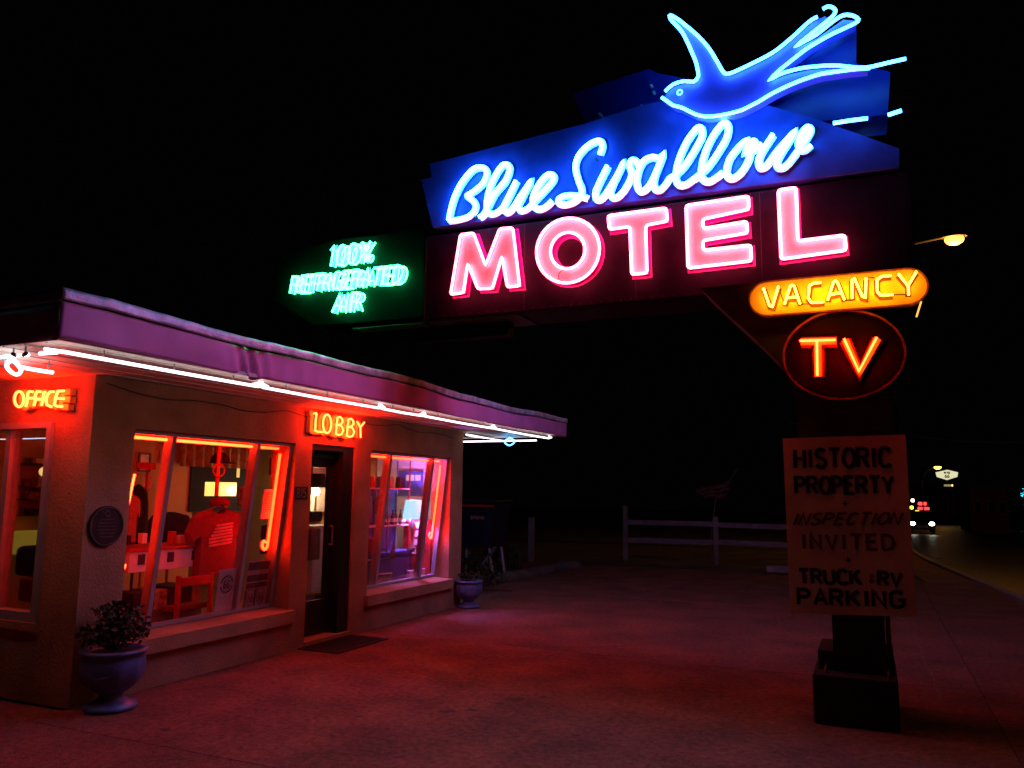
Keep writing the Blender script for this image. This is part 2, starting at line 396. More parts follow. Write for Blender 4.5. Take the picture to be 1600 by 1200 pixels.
# sills
for nm, c in (('w1', W1), ('w2', W2)):
    bm = B(); y0, y1 = c[0]-.05, c[1]+.05
    prism(bm, [(WX-.28, y0+.051, c[2]+.045), (WX-.0, y0+.051, c[2]+.02), (WX-.0, y0+.051, c[2]+.001), (WX-.28, y0+.051, c[2]+.001)], (0, y1-y0-.102, 0))
    box(bm, WX+.001, WX+.06, y0, y1, c[2]-.11, c[2]+.02, bev=.008)
    obj('sill', bm, K['stucco'], off)
def rake(z): return WX-.045-(2.07-z)*.105
def display_window(c, mull):
    y0, y1, z0, z1 = c; zb = z0+.05
    fr = B(); d = .05
    for (ya, yb) in ((y0+.002, y0+.04), (y1-.04, y1-.002)):
        prism(fr, [(rake(zb)+.01, ya, zb), (rake(z1)+.01, ya, z1), (rake(z1)-d, ya, z1), (rake(zb)-d, ya, zb)], (0, yb-ya, 0))
    box(fr, rake(z1)-d, rake(z1)+.012, y0+.041, y1-.041, z1-.035, z1-.001)
    box(fr, rake(zb)-d, rake(zb)+.012, y0+.041, y1-.041, z0+.0455, z0+.075)
    f = obj('window', fr, K['frame'], off)
    for my in mull:
        m = B(); prism(m, [(rake(zb+.026)+.012, my-.022, zb+.026), (rake(z1-.036)+.012, my-.022, z1-.036), (rake(z1-.036)-.085, my-.022, z1-.036), (rake(zb+.026)-.085, my-.022, zb+.026)], (0, .044, 0))
        obj('mullion', m, K['frame'], f)
    ed = [y0+.04]+[v for m_ in mull for v in (m_-.022, m_+.022)]+[y1-.04]
    for a, b in zip(ed[::2], ed[1::2]):
        g = B(); prism(g, [(rake(zb+.025)-.0, a+.001, zb+.026), (rake(z1-.036), a+.001, z1-.036), (rake(z1-.036)-.006, a+.001, z1-.036), (rake(zb+.026)-.006, a+.001, zb+.026)], (0, b-a-.002, 0))
        obj('glass_pane', g, K['glass'], f)
    return f
display_window(W1, (5.05, 6.09)); display_window(W2, (8.45, 9.5))
# office window
fr = B(); x0, x1_, z0, z1 = OW
for a in ((x0, x0+.05, z0, z1), (x1_-.05, x1_, z0, z1), (x0+.051, x1_-.051, z1-.045, z1), (x0+.051, x1_-.051, z0, z0+.07)):
    box(fr, a[0], a[1], WY-.03, WY+.06, a[2], a[3])
f = obj('window', fr, K['frame'], off, label='white framed office window')
for mx in (-6.32,):
    bx('mullion', K['frame'], f, mx-.03, mx+.03, WY-.012, WY+.085, z0+.071, z1-.046)
bx('glass_pane', K['glass'], f, -6.289, x1_-.051, WY+.02, WY+.026, z0+.071, z1-.046)
bx('glass_pane', K['glass'], f, x0+.051, -6.351, WY+.02, WY+.026, z0+.071, z1-.046)
bx('sill', K['stucco'], off, x0-.05, x1_+.04, WY-.05, WY-.031, z0-.06, z0-.001)
# door: dark frame, leaf set back in the opening
fr = B(); y0, y1, z0, z1 = DR
box(fr, WX-.22, WX-.12, y0+.001, y0+.02, .051, z1-.001); box(fr, WX-.25, WX-.02, y1-.19, y1-.001, .051, z1-.001); box(fr, WX-.22, WX-.12, y0+.021, y1-.191, z1-.14, z1-.001)
box(fr, WX-.115, WX-.02, y0+.001, y1-.191, z1-.06, z1-.001)
dr = obj('door', fr, K['doorm'], off, label='black door frame')
bm = B(); ya, yb = y0+.021, y1-.191
box(bm, WX-.19, WX-.15, ya, ya+.025, .06, z1-.141); box(bm, WX-.19, WX-.15, yb-.05, yb, .06, z1-.141); box(bm, WX-.19, WX-.15, ya+.026, yb-.051, .06, .42); box(bm, WX-.19, WX-.15, ya+.026, yb-.051, z1-.24, z1-.141)
obj('door_leaf', bm, K['doorm'], dr)
bx('glass_pane', K['glass'], dr, WX-.172, WX-.166, ya+.026, yb-.051, .421, z1-.241)
bm = B(); sweep(bm, [(WX-.15, yb-.025, 1.0), (WX-.11, yb-.025, 1.0), (WX-.11, yb-.025, 1.2), (WX-.15, yb-.025, 1.2)], circ(.01)); obj('handle', bm, K['galv'], dr)
bx('threshold', K['stucco'], off, WX-WT+.001, WX+.02, y0+.002, y1-.002, .001, .048)
# sagging wires along the wall top
bm = B()
p = [(WX+.015, 4.3+ i*.3, 2.40-.05*abs(math.sin(i*.9))-.02*math.sin(i*.37)) for i in range(20)]
sweep(bm, sm(p, 4), circ(.004, 5), (1,0,0)); obj('cable', bm, K['wire'], off)
# corner bead
# ------------------------------------------------------------------ things on the wall
pq = at(164, 822, 0, WX)
t = thing('wall_plaque', 'round dark bronze plaque on the stucco wall near the corner', 'plaque', (WX, pq.y, pq.z))
bm = B(); cy, cz = pq.y, pq.z
pts = [(WX+.001, cy+.155*math.cos(a*math.pi/20), cz+.155*math.sin(a*math.pi/20)) for a in range(40)]
prism(bm, pts, (.018,0,0)); obj('disc', bm, K['bronze'], t)
bm = B()
sweep(bm, [(WX+.024, cy+.143*math.cos(a*math.pi/20), cz+.143*math.sin(a*math.pi/20)) for a in range(40)], rect(.008, .008), (1,0,0), closed=True)
for j in range(6):
    l = .09-.012*abs(j-2.5); sweep(bm, [(WX+.021, cy-l, cz+.05-.026*j), (WX+.021, cy+l, cz+.05-.026*j)], rect(.006, .004), (1,0,0))
sweep(bm, [(WX+.021, cy+.022*math.cos(a), cz+.095+.022*math.sin(a)) for a in [i*.5 for i in range(13)]], rect(.008, .005), (1,0,0))
obj('relief', bm, mat('worn_bronze', (.16,.12,.1), .5, .4), t)
a, b = at(460, 779, 0, WX+.01), at(478, 762, 0, WX+.01)
t = thing('number_plate', 'small dark house number plate beside the left jamb of the lobby door', 'sign', (WX, (a.y+b.y)/2, a.z))
bx('plate', K['bronze'], t, WX+.001, WX+.012, a.y, b.y+.03, a.z-.01, b.z+.01)
bm = B()
for l in place_word('815', (WX+.015, a.y+.03, a.z+.01), (0, b.y-a.y-.03, 0), (0, 0, b.z-a.z-.02), .18):
    for st in l: sweep(bm, st, rect(.012, .004), (1,0,0))
obj('lettering', bm, K['whitepaint'], t)

# neon word signs on the wall
def wall_word(name, label, strokes, axis, face, N, scale, r=.0105, wface=.05):
    t = thing(name, label, 'neon sign', tuple(face))
    for l in strokes:
        l3 = [[at(x, y, axis, face[axis]+N[axis]*.11) for x, y in st] for st in l]
        NV = Vector(N)
        bm = B(); k = 0
        for st in l3:
            st = [p-NV*.075 for p in st]; sweep(bm, st, rect(wface, .05), N, lift=.0003)
            k += 1
        lo = obj('letter', bm, K['tvletter'], t)
        bm = B()
        for st in l3: sweep(bm, sm(st, 3) if len(st) < 6 and False else st, circ(r), N)
        obj('neon_tube', bm, RED, lo, smooth=True)
    return t
def cv(strokes, ox, oy, s): return [[[(ox+x/s, oy+y/s) for x, y in st] for st in l] for l in strokes]
def el(cx, cy, rx, ry, n=20): return [(cx+rx*math.cos(2*math.pi*i/n), cy+ry*math.sin(2*math.pi*i/n)) for i in range(n+1)]
b1 = [[(780,455),(745,460),(765,300),(820,285),(865,330),(870,390),(840,435),(780,455),(850,480),(885,560),(850,645),(790,665),(730,640),(748,460)]]
LOB = [[[(270,215),(315,205),(330,230),(310,350),(300,570),(340,592),(470,600)]], [el(548,430,85,195)], b1,
       [[(x+228, y+38) for x, y in b1[0]]], [[(1170,380),(1240,500),(1320,400)], [(1240,500),(1245,720)]]]
wall_word('lobby_sign', 'LOBBY in glowing yellow-red neon letters above the black door', cv(LOB, 470, 630, 13.33), 0, (WX, 7.2, 2.2), (1,0,0), 1)
OFF = [[el(290,490,105,175)], [[(600,320),(520,315),(485,360),(470,560),(440,665)], [(480,470),(620,465)]], [[(780,320),(700,318),(665,370),(650,560),(625,645)], [(655,485),(800,495)]],
       [[(890,330),(850,340),(830,500),(800,640)]], [[(1080,320),(990,325),(930,400),(900,520),(920,620),(1020,665)]], [[(1310,300),(1170,310),(1120,450),(1090,620),(1160,655),(1270,655)], [(1150,470),(1310,480)]]]
wall_word('office_sign', 'OFFICE in glowing yellow-red neon letters over the white framed window', cv(OFF, 10, 590, 14.55), 1, (-6, WY, 2.2), (0,-1,0), 1, wface=.045)

# tubes that outline the eaves
def tube_thing(name, label, paths, m, r=.011, N=(0,0,1), br=None, group=None, cat='neon tube'):
    t = thing(name, label, cat, tuple(paths[0][0]), group)
    for p in paths: obj('tube', sweep(B(), p, circ(r), N), m, t, smooth=True)
    if br:
        for q0, q1 in br: obj('bracket', sweep(B(), [q0, q1], circ(.006, 6), (1,0,0)), K['frame'], t)
    return t
TX, TZ = FX-.085, 2.402
ysb = [3.17, 3.6, 4.7, 6.05, 7.25, 8.95, 11.0]
segs = [(at(43,552,2,TZ), None)]
names = ['nearest the corner', 'left of the crumpled fascia', 'below the crumpled fascia', 'above the LOBBY letters', 'over the second window', 'out past the end wall']
yy = [FY+.1, 4.9, 6.6, 7.45, 9.2, 11.15]
for i in range(5):
    a, b = yy[i]+(.02 if i else 0), yy[i+1]-.02
    lab = ['white eaves tube starting at the fascia corner and running past the first window', 'white eaves tube above the first window beside the LOBBY letters', 'short white eaves tube with bluish ends right of the LOBBY letters', 'white eaves tube above the second window', 'last white eaves tube reaching the far end of the fascia'][i]
    pts = [(TX, a, TZ+.035), (TX, a+.01, TZ), (TX, b-.01, TZ), (TX, b, TZ+.035)]
    if i == 0: pts = [(TX-.2, FY+.10, TZ+.0), (TX-.05, FY+.10, TZ), (TX, FY+.12, TZ), (TX, b-.01, TZ), (TX, b, TZ+.035)]
    n = max(2, int((b-a)/.45))
    tube_thing('eaves_tube', lab, [sm(pts, 2)], WHT, .0115, (1,0,0), [((TX, a+(b-a)*(j+.5)/n, TZ+.01), (TX, a+(b-a)*(j+.5)/n, ZT)) for j in range(n)], 'white neon tubes along the eaves')
# left front run: straight tube, dark gap, curl and short spur
q = TX-.2
tube_thing('eaves_tube', 'white eaves tube leaving the left edge above the OFFICE letters', [[Vector((-6.9, FY+.1, TZ)), Vector((-4.69, FY+.1, TZ))]], WHT, .0115, (0,1,0), [(Vector((-4.72, FY+.1, TZ)), Vector((-4.72, FY+.1, ZT)))], 'white neon tubes along the eaves')
c0 = at(22, 572, 2, TZ-.03)
loop = [at(x, y, 2, TZ-.02) for x, y in [(20,562),(12,566),(11,574),(20,583),(28,585),(33,578),(27,569),(21,562)]]
spur = [at(x, y, 2, TZ-.02) for x, y in [(30,573),(45,576),(62,579),(75,581),(83,582)]]
tube_thing('eaves_tube_end', 'curled tube end with a short glowing spur above the OFFICE letters', [sm(loop, 3), spur], WHT, .013, (0,0,1), [(spur[3], Vector((spur[3].x, spur[3].y, ZT))), (loop[0], Vector((loop[0].x, loop[0].y, ZT)))])
tube_thing('tube_connector', 'dark kinked cable joining two eaves tubes near the left edge', [sm([at(x, y, 2, TZ) for x, y in [(20,553),(26,556),(34,556),(41,552)]], 3)], K['wire'], .012, cat='cable')
tube_thing('eaves_tube', 'white tube across the far end of the roof, the straight lower one', [[Vector((-8, FE-.12, TZ)), Vector((-4.75, FE-.12, TZ))]], WHT, .0115, (0,1,0), None, 'white neon tubes along the eaves')
tube_thing('eaves_tube', 'short slanting white tube behind the wall corner running to the blue curl', [[at(728,679,2,TZ+.02), at(738,681,2,TZ), at(788,689,2,TZ)]], WHT, .0115, (0,1,0), None, 'white neon tubes along the eaves')
tube_thing('eaves_tube_end', 'small bright blue curled tube end under the far end of the roof', [sm([at(x, y, 2, TZ-.02) for x, y in [(796,684),(803,688),(803,692),(796,696),(789,692),(790,688),(796,685)]], 3)], CURLB, .012)

# window neon
def window_neon(c, label, curl):
    y0, y1, z0, z1 = c; zt = z1-.06; x = lambda z: rake(z)-.06
    t = thing('window_neon', label, 'neon tube', (x(zt), y0, zt), 'red neon tubes around the windows')
    top = [(x(zt), y0+.03, zt), (x(zt), y1-.13, zt)]
    obj('tube', sweep(B(), top, circ(.0125), (0,0,1)), REDW, t, smooth=True)
    zb = curl
    side = [(x(zt), y1-.10, zt-.05), (x(zb), y1-.10, zb)]
    cu = [(x(zb), y1-.10+.0, zb), (x(zb)-.0, y1-.11, zb-.05), (x(zb), y1-.15, zb-.07), (x(zb), y1-.18, zb-.03), (x(zb), y1-.165, zb+.01), (x(zb), y1-.13, zb+.0)]
    obj('tube', sweep(B(), [Vector(side[0])]+sm(cu, 4), circ(.0135), (1,0,0)), REDW, t, smooth=True)
    bx('side_board', K['frame'], t, x(1.5)-.03, x(1.5)+.01, y0+.10, y0+.135, .8, 1.78)
    obj('tube', sweep(B(), [(x(zt)-.05, y0+.17, zt-.3), (x(1.1)-.05, y0+.15, 1.1)], circ(.009), (1,0,0)), REDW, t, smooth=True)
    if y0 < 5:
        e = at(191, 880, 0, x(1.05)); obj('tube', sweep(B(), sm([e+Vector(v) for v in ((0,0,.05),(0,-.01,.02),(0,0,-.02),(0,.02,-.035),(0,.025,-.01))], 3), circ(.012), (1,0,0)), REDW, t, smooth=True)
    for yb in (y0+.3, y0+1.0, y0+1.6):
        obj('bracket', sweep(B(), [(x(zt), yb, zt), (x(zt), yb, z1+.0)], circ(.005, 6), (1,0,0)), K['frame'], t)
window_neon(W1, 'red neon tube round the inside of the display window left of the door', 1.07)
window_neon(W2, 'red neon tube round the inside of the display window right of the door', 1.02)

# ------------------------------------------------------------------ big sign
SY = 6.75; SB = 7.35
S = thing('motel_sign', 'tall lit Blue swallow motel sign on a maroon pylon with neon bird script and pink letters', 'neon sign', (-.14, 6.7, 0))
S['label'] = 'towering neon motel sign on a maroon pylon with glowing blue bird and pink letters'
def sp(px, py, y=SY): return at(px, py, 1, y)
def poly(name, m, px, y0, y1, label=None, par=S):
    pts = [sp(a, b, y0) for a, b in px]
    return obj(name, prism(B(), pts, (0, y1-y0, 0)), m, par, label=label)
# pedestal
bx('pedestal', K['base'], S, -.45, .105, 6.28, 7.1, 0, .34, bev=.015)
bx('collar', K['base'], S, -.42, .09, 6.47, 7.0, .341, .475, bev=.01)
bx('post', K['base'], S, -.31, .04, 6.45, 6.95, .476 if False else .342, 2.0)
# pylon, widening upward into a swept bracket
pts = [(-.5,2.02),(-.5,2.2),(-.53,2.45),(-.62,2.62),(-.80,2.83),(-1.02,3.06),(-1.22,3.28),(.165,3.28),(.165,2.02)]
obj('pylon', prism(B(), [(x, 6.46, z) for x, z in pts], (0,.56,0)), K['pylon'], S)
bx('pylon_step', K['pylon'], S, .166, .2, 6.5, 6.98, 2.0, 2.27)
bx('cabinet', K['cabinet'], S, -4.0, .39, SY, SB, 3.285, 4.15, bev=.01, label='dark maroon cabinet behind the pink letters')
bx('cabinet_seam', K['black'], S, -4.004, -3.996, SY-.004, SB, 3.25, 4.12)
bx('support_beam', K['greenpanel'], S, -4.95, -3.2, 7.0, 7.15, 3.13, 3.27)
bx('support_beam', mat('grey_steel', (.12,.13,.12), .5, .3), S, -4.9, -3.0, 6.8, 7.3, 3.271, 3.284)
# blue panels
front = [(658,281),(674,277),(671,256),(915,193),(1000,165),(1120,140),(1188,161),(1275,186),(1405,232),(1405,261),(676,355)]
poly('blue_panel', K['bluepanel'], front, SY-.02, SB+.0, 'blue panel behind the script')
back = [(894,146),(1013,108),(1030,115),(1078,124),(1140,135),(1230,115),(1290,70),(1338,37),(1338,99),(1391,112),(1387,179),(1282,189),(1188,166),(1120,150),(915,194)]
poly('navy_panel', K['darkblue'], back, SY+.1, SB-.1, 'navy panel behind the bird')
for a, b in [(939,181),(1004,168),(1021,143),(1017,133)]:
    p = sp(a, b, SY+.06); bm = B(); prism(bm, [(p.x+.014*math.cos(i*.785), p.y-.04 if b > 160 else p.y, p.z+.014*math.sin(i*.785)) for i in range(8)], (0,.09,0)); obj('insulator', bm, K['white'], S)
# script
SCR = {
'B': [(700,344),(703,328),(708,310),(716,292),(726,277),(737,265),(746,260.5),(754,261),(759,266),(759,274),(754,285),(746,293),(737,300),(729,305),(733,309),(739,314),(742,320),(741,327),(736,334),(728,339),(718,342),(708,344),(701,345)],
'l': [(748,339),(755,334),(763,319),(771,303),(781,291),(789,281),(794,269),(795,261),(791,256),(785,257),(778,265),(771,277),(765,290),(761,305),(759,318),(760,328),(765,333),(772,333),(779,329),(785,323)],
'u': [(785,323),(793,308),(799,296),(806,282),(800,294),(792,310),(786,324),(791,331),(797,328),(804,319),(812,306),(820,295),(828,283),(821,296),(813,312),(809,321),(812,328),(818,328),(825,324),(830,319)],
'e': [(830,319),(838,309),(847,300),(856,290),(863,281),(864,274),(858,271),(850,276),(842,286),(835,298),(831,310),(833,321),(840,326),(849,324),(856,319),(862,313)],
'S': [(936.4,240),(940,229),(939,221),(934.6,218.7),(925,222),(913.6,230),(903,243),(898,257),(899,268),(903,281.6),(907,292),(908,301.5),(904,308.5),(894,315.5),(881,319),(873,316.6),(871.7,311),(878.7,306),(889,304.4),(901,305),(910,307),(918,309.6)],
'w': [(948.6,258.3),(941.6,272),(934,287.5),(929,300),(930,308.5),(936,311),(944,304),(955,287),(965,270),(973,253.6),(965,271),(957,288),(953,300),(956,307),(962,308),(970,302),(979,289),(985,276),(986,268),(983,258),(984,252),(988,249),(993,251),(997,257)],
'a': [(1034,242),(1029,246),(1020,244),(1010,247),(1003,253),(997,265),(994,280),(996,293),(1002,298),(1010,293),(1017,283),(1024,268),(1030,254),(1036,240),(1030,256),(1024,271),(1021,284),(1023,294),(1030,296),(1038,289),(1046,277)],
'l2': [(1046,277),(1056,271),(1068,259),(1080,241),(1090,224),(1096,211.5),(1096,201),(1091.5,197.5),(1084.5,203),(1074,217),(1066,232.5),(1060,248),(1056,264),(1056,281),(1062,288),(1072,287),(1083,279)],
'l3': [(1083,279),(1093,271),(1103,262),(1112.5,250),(1124,232.5),(1134.6,214),(1137.5,201),(1136,193),(1131,191),(1123,197.5),(1112.5,212.6),(1103,232.5),(1097,252),(1095,271),(1099,280),(1108,282.6),(1118,277),(1129,268.6)],
'o': [(1172,217),(1161.5,221),(1150,232.5),(1139,247.6),(1134.6,264),(1137,274.5),(1145,277),(1155.6,270),(1165,257),(1171,243),(1171,232),(1165,236),(1171,224),(1177,219),(1180,224),(1177,233),(1183,230),(1190,224)],
'w2': [(1207.7,209),(1199,222),(1190,236),(1185,249),(1187,259),(1193,260),(1201,252.6),(1213,236),(1226,221),(1241,205),(1233,219),(1223,234),(1215,249),(1215,259),(1223,261),(1232,254),(1240,244),(1249,231),(1258,219),(1265,208),(1266,200.6),(1261,198),(1255,204),(1249,216),(1248,226.6),(1252,234),(1259.7,233),(1267,226.6)],
}
rear_parts = []
XC = -1.81; YC = (SY+SB)/2
for kx, pl in SCR.items():
    yt = SY-.02-.058
    p3 = sm([sp(a, b, yt) for a, b in pl], 4)
    lo = obj('script_letter', sweep(B(), [p+Vector((0,.045,0)) for p in p3], rect(.064, .02), lift=.00025), K['scriptface'], S)
    obj('outline', sweep(B(), [p+Vector((0,.0545,0)) for p in p3], rect(.088, .004), lift=.00002), K['darkblue'], lo)
    tb = obj('neon_tube', sweep(B(), p3, circ(.019, 8)), BLUE, lo, smooth=True)
    rear_parts.append((lo, tb, .1))
for a, b in [(931,248),(1251,240),(862,314),(741,339),(919,311),(701,347)]:
    p = sp(a, b, SY-.06); obj('electrode', sweep(B(), [p+Vector((0,.045,0)), p], circ(.011, 8), (1,0,0)), K['black'], S)
bm = B()
for L in ([(1274,212),(1281,204),(1285,198)], [(862,313),(868,306),(871,301)], [(918,310),(922,303),(923,297)]): sweep(bm, [sp(a, b, SY-.045) for a, b in L], circ(.006, 6))
obj('wire_loop', bm, K['black'], S)
bm = B()
for i in range(1, 4): box(bm, -4.0+i*1.08, -4.0+i*1.08+.006, SY-.0015, SY+.01, 3.3, 4.14)
obj('sheet_seam', bm, K['black'], S, kind='stuff')
bm = B()
for i in range(46):
    for z in (3.31, 4.13): box(bm, -3.97+i*.095, -3.962+i*.095, SY-.004, SY-.0, z, z+.008)
obj('rivet', bm, K['pylon'], S, kind='stuff')
# MOTEL
def mot(name, outline, hole=None):
    yt = SY-.10
    cx = sum(p[0] for p in outline)/len(outline)
    P = [sp(a, b, yt) for a, b in outline]
    bm = B(); df = .035
    if hole:
        H = [sp(a, b, yt) for a, b in hole]; n = len(P); o3 = []
        for y in (df, .099):
            o3.append(([bm.verts.new(p+Vector((0,y,0))) for p in P], [bm.verts.new(p+Vector((0,y,0))) for p in H]))
        for i in range(n):
            j = (i+1) % n
            bm.faces.new((o3[0][0][i], o3[0][0][j], o3[0][1][j], o3[0][1][i]))
            bm.faces.new((o3[0][0][i], o3[1][0][i], o3[1][0][j], o3[0][0][j]))
            bm.faces.new((o3[0][1][i], o3[0][1][j], o3[1][1][j], o3[1][1][i]))
    else:
        prism(bm, [p+Vector((0,df,0)) for p in P], (0,.064,0))
    me = obj('letter', bm, K['motelface'], S)
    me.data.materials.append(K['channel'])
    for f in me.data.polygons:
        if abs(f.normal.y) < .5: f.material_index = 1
    bm = B()
    def rnd(P):
        out = []
        for i, p in enumerate(P):
            a, b = P[i-1], P[(i+1) % len(P)]
            r = .022
            out += [p+(a-p).normalized()*r, p+((a-p).normalized()+(b-p).normalized())*r*.3, p+(b-p).normalized()*r]
        return out
    sweep(bm, P if hole else rnd(P), circ(.012, 8), closed=True)
    if hole: sweep(bm, H, circ(.012, 8), closed=True)
    fl = B(); off_ = Vector((0, .099-.004, 0))  # pink painted outline, also carrying the tubes' glow beside the letter
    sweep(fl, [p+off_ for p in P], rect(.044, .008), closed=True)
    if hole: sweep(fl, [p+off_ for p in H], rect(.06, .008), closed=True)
    obj('letter_glow_outline', fl, K['channel'], me)
    tb = obj('neon_tube', bm, PINK, me, smooth=True)
    rear_parts.append((me, tb, 0))
c1 = lambda L: [(640+a/3.75, 160+b/3.75) for a, b in L]
c2 = lambda L: [(960+a/3.53, 140+b/3.53) for a, b in L]
mot('M', c1([(240,1125),(315,1115),(340,945),(400,1093),(485,1090),(540,903),(572,1082),(645,1075),(605,735),(528,740),(445,955),(375,765),(298,775)]))
mot('O', [(640+(928+185*math.cos(t))/3.75, 160+(868+190*math.sin(t)-12*math.cos(t))/3.75) for t in [i*2*math.pi/36 for i in range(36)]],
    [(640+(926+100*math.cos(t))/3.75, 160+(868+106*math.sin(t)-6*math.cos(t))/3.75) for t in [i*2*math.pi/36 for i in range(36)]])
mot('T', [(950,337),(952,358.5),(984,354),(987,429),(1011,426.5),(1009,352),(1043,345.5),(1041,325)])
mot('E', [(1072,321),(1169.6,306.6),(1170,327),(1098,342.5),(1099,357),(1167,346),(1168,364),(1098,376),(1099,391),(1173,383),(1174,407.7),(1075,419)])
mot('L', [(1216,297),(1244,293),(1246.7,376.5),(1320,367.5),(1322,391),(1220.6,405)])
# same lettering on the far face of the sign
RM = Matrix.Translation((XC, YC, 0)) @ Matrix.Rotation(math.pi, 4, 'Z') @ Matrix.Translation((-XC, -YC, 0))
bpy.context.view_layer.update()
for lo, tb, dz in rear_parts:
    a = lo.copy(); C.objects.link(a); b = tb.copy(); C.objects.link(b)
    a['label'] = 'lettering on the far face of the sign'
    a.parent = S; a.matrix_parent_inverse = Matrix.Identity(4); a.matrix_basis = S.matrix_world.inverted() @ Matrix.Translation((0,0,-dz)) @ RM @ lo.matrix_world
    b.parent = a; b.matrix_parent_inverse = Matrix.Identity(4); b.matrix_basis = Matrix.Identity(4)
bm = B(); sweep(bm, sm([sp(a, b, SY-.09) for a, b in ((886,441),(874,437),(873,428),(880,422),(890,420))], 4), circ(.004, 5)); obj('wire_loop', bm, K['black'], S)
# bird
c3 = lambda L: [(880+a/2.857, b/2.857) for a, b in L]
up1 = c3([(455,408),(490,377),(540,362),(582,365),(603,340),(598,300),(590,270),(575,235),(560,200),(535,150),(510,118),(487,95),(476,78),(480,68),(515,88),(555,120),(590,150),(625,185),(655,222),(690,280),(712,318),(730,330),(760,322),(800,304),(850,280),(900,255),(950,225),(1000,185),(1040,150),(1080,112),(1110,88),(1135,75)])
up2 = c3([(1160,40),(1178,30),(1200,32),(1215,46),(1208,66),(1180,92),(1120,140),(1080,172),(1040,205),(1075,185),(1130,155),(1180,115),(1215,88),(1250,68),(1285,68),(1312,80),(1315,95),(1280,115),(1200,152),(1140,185),(1080,222),(1000,285),(960,318),(922,355),(960,335),(1000,320),(1060,305),(1120,297),(1200,292),(1260,296),(1320,302),(1370,299),(1450,280),(1530,262)])
low = c3([(440,435),(465,452),(490,470),(515,476),(540,485),(590,510),(640,520),(700,515),(760,502),(800,490),(840,470),(870,455),(910,430),(950,408),(1000,384),(1050,363),(1100,345),(1150,330),(1200,322),(1250,315),(1310,308),(1370,304)])
by = SY-.16
bird_face_px = up1 + c3([(1165,60),(1185,70),(1120,138),(1040,203),(1130,160),(1250,75),(1300,80),(1305,98),(1200,148),(1100,208),(1000,283),(922,353),(1000,322),(1100,300),(1200,295),(1360,302),(1250,313)]) + low[::-1][4:]
f3 = [sp(a, b, by)+Vector((0,.045,0)) for a, b in bird_face_px]
bird = obj('bird', prism(B(), f3, (0,.095,0)), K['birdface'], S, label='swallow shaped blue panel in flight')
bm = B()
for L in (up1, up2, low): sweep(bm, sm([sp(a, b, by) for a, b in L], 2), circ(.0145, 8))
obj('neon_tube', bm, BIRD, bird, smooth=True)
e = sp(880+520/2.857, 412/2.857, by); bm = B(); sweep(bm, [e+Vector((.022*math.cos(a*.6), 0, .022*math.sin(a*.6))) for a in range(11)], circ(.006)); obj('eye', bm, BIRD, bird)
for L in ([(1205,550),(1280,538),(1360,528)], [(1450,513),(1475,505),(1510,494)]):
    obj('accent_tube', sweep(B(), [sp(a, b, by) for a, b in c3(L)], circ(.016)), BIRD, S, smooth=True)
# green panel and its three words
gp = [(436,400),(520,376),(663,358),(663,494),(570,503),(490,508),(428,470)]
poly('green_panel', K['greenpanel'], gp, SY+.05, SB-.1, 'dark shield panel behind the green words')
def green_word(s, p0, p1, h, gap=.18, slant=.15):
    yt = SY+.0
    P0, P1 = sp(*p0, yt), sp(*p1, yt); T = sp(p0[0]+1, p0[1]-h, yt)
    V = Vector((0, 0, (T-P0).z)); U = P1-P0
    for l in place_word(s, P0, U, V, gap, slant):
        bm = B()
        for st in l: sweep(bm, [p+Vector((0,.04,0)) for p in st], rect(.03,.012), lift=.0004)
        lo = obj('green_letter', bm, K['scriptface'], S)
        bm = B()
        for st in l: sweep(bm, st, circ(.0105, 6))
        for st in l: sweep(bm, [p+Vector((.045,.025,-.012)) for p in st], circ(.0085, 6))
        obj('neon_tube', bm, GREEN, lo, smooth=True)
green_word('100%', (513,416), (574,408), 30)
green_word('REFRIGERATED', (453,458), (626,441), 25, .14)
green_word('AIR', (519,488), (560,484), 27, .16)
# VACANCY
VY = 6.36
cxl, cxr, zc, R_ = -.64, .27, 3.117, .125
pl, pr = -.815, .435
rr = .135
pts = [Vector((pl+rr-rr*math.cos(a), VY, zc+rr*math.sin(a))) for a in [math.pi/2-i*math.pi/12 for i in range(13)]][::-1]
left = [Vector((pl+rr+rr*math.cos(math.radians(a)), VY, zc+rr*math.sin(math.radians(a)))) for a in range(90, 271, 12)]
rgt = [Vector((pr-rr+rr*math.cos(math.radians(a)), VY, zc+rr*math.sin(math.radians(a)))) for a in range(-90, 91, 12)]
vc = obj('vacancy_panel', prism(B(), left+rgt, (0,.08,0)), K['vacface'], S)
obj('vacancy_rim', sweep(B(), left+rgt, rect(.012,.03), closed=True), K['rust'], vc)
bx('vacancy_bracket', K['pylon'], S, -.5, .15, VY+.081, 6.46, 3.02, 3.2)
c5 = lambda L: [(1160+a/5.333, 410+b/5.333) for a, b in L]
VAC = [[[(175,215),(225,360),(250,368),(300,200)]], [[(350,350),(398,200),(415,190),(432,200),(480,345)], [(375,295),(455,288)]], [[(655,168),(590,174),(558,195),(548,300),(578,335),(680,328)]],
 [[(710,315),(758,165),(775,155),(792,165),(850,310)], [(735,268),(825,252)]], [[(915,300),(912,150),(935,137),(1000,285),(1025,290),(1030,130)]], [[(1240,110),(1160,117),(1122,145),(1125,245),(1155,275),(1255,268)]],
 [[(1300,95),(1380,195),(1450,75)], [(1383,190),(1385,270)]]]
for l in VAC:
    l3 = [[sp(a, b, VY-.07) for a, b in c5(st)] for st in l]
    bm = B()
    for st in l3: sweep(bm, [p+Vector((0,.066,0)) for p in st], rect(.040,.004), lift=.0003)
    lo = obj('vacancy_letter', bm, K['vacletter'], S)
    bm = B()
    for st in l3: sweep(bm, st, circ(.0075, 6))
    obj('neon_tube', bm, YEL, lo, smooth=True)
bm = B()
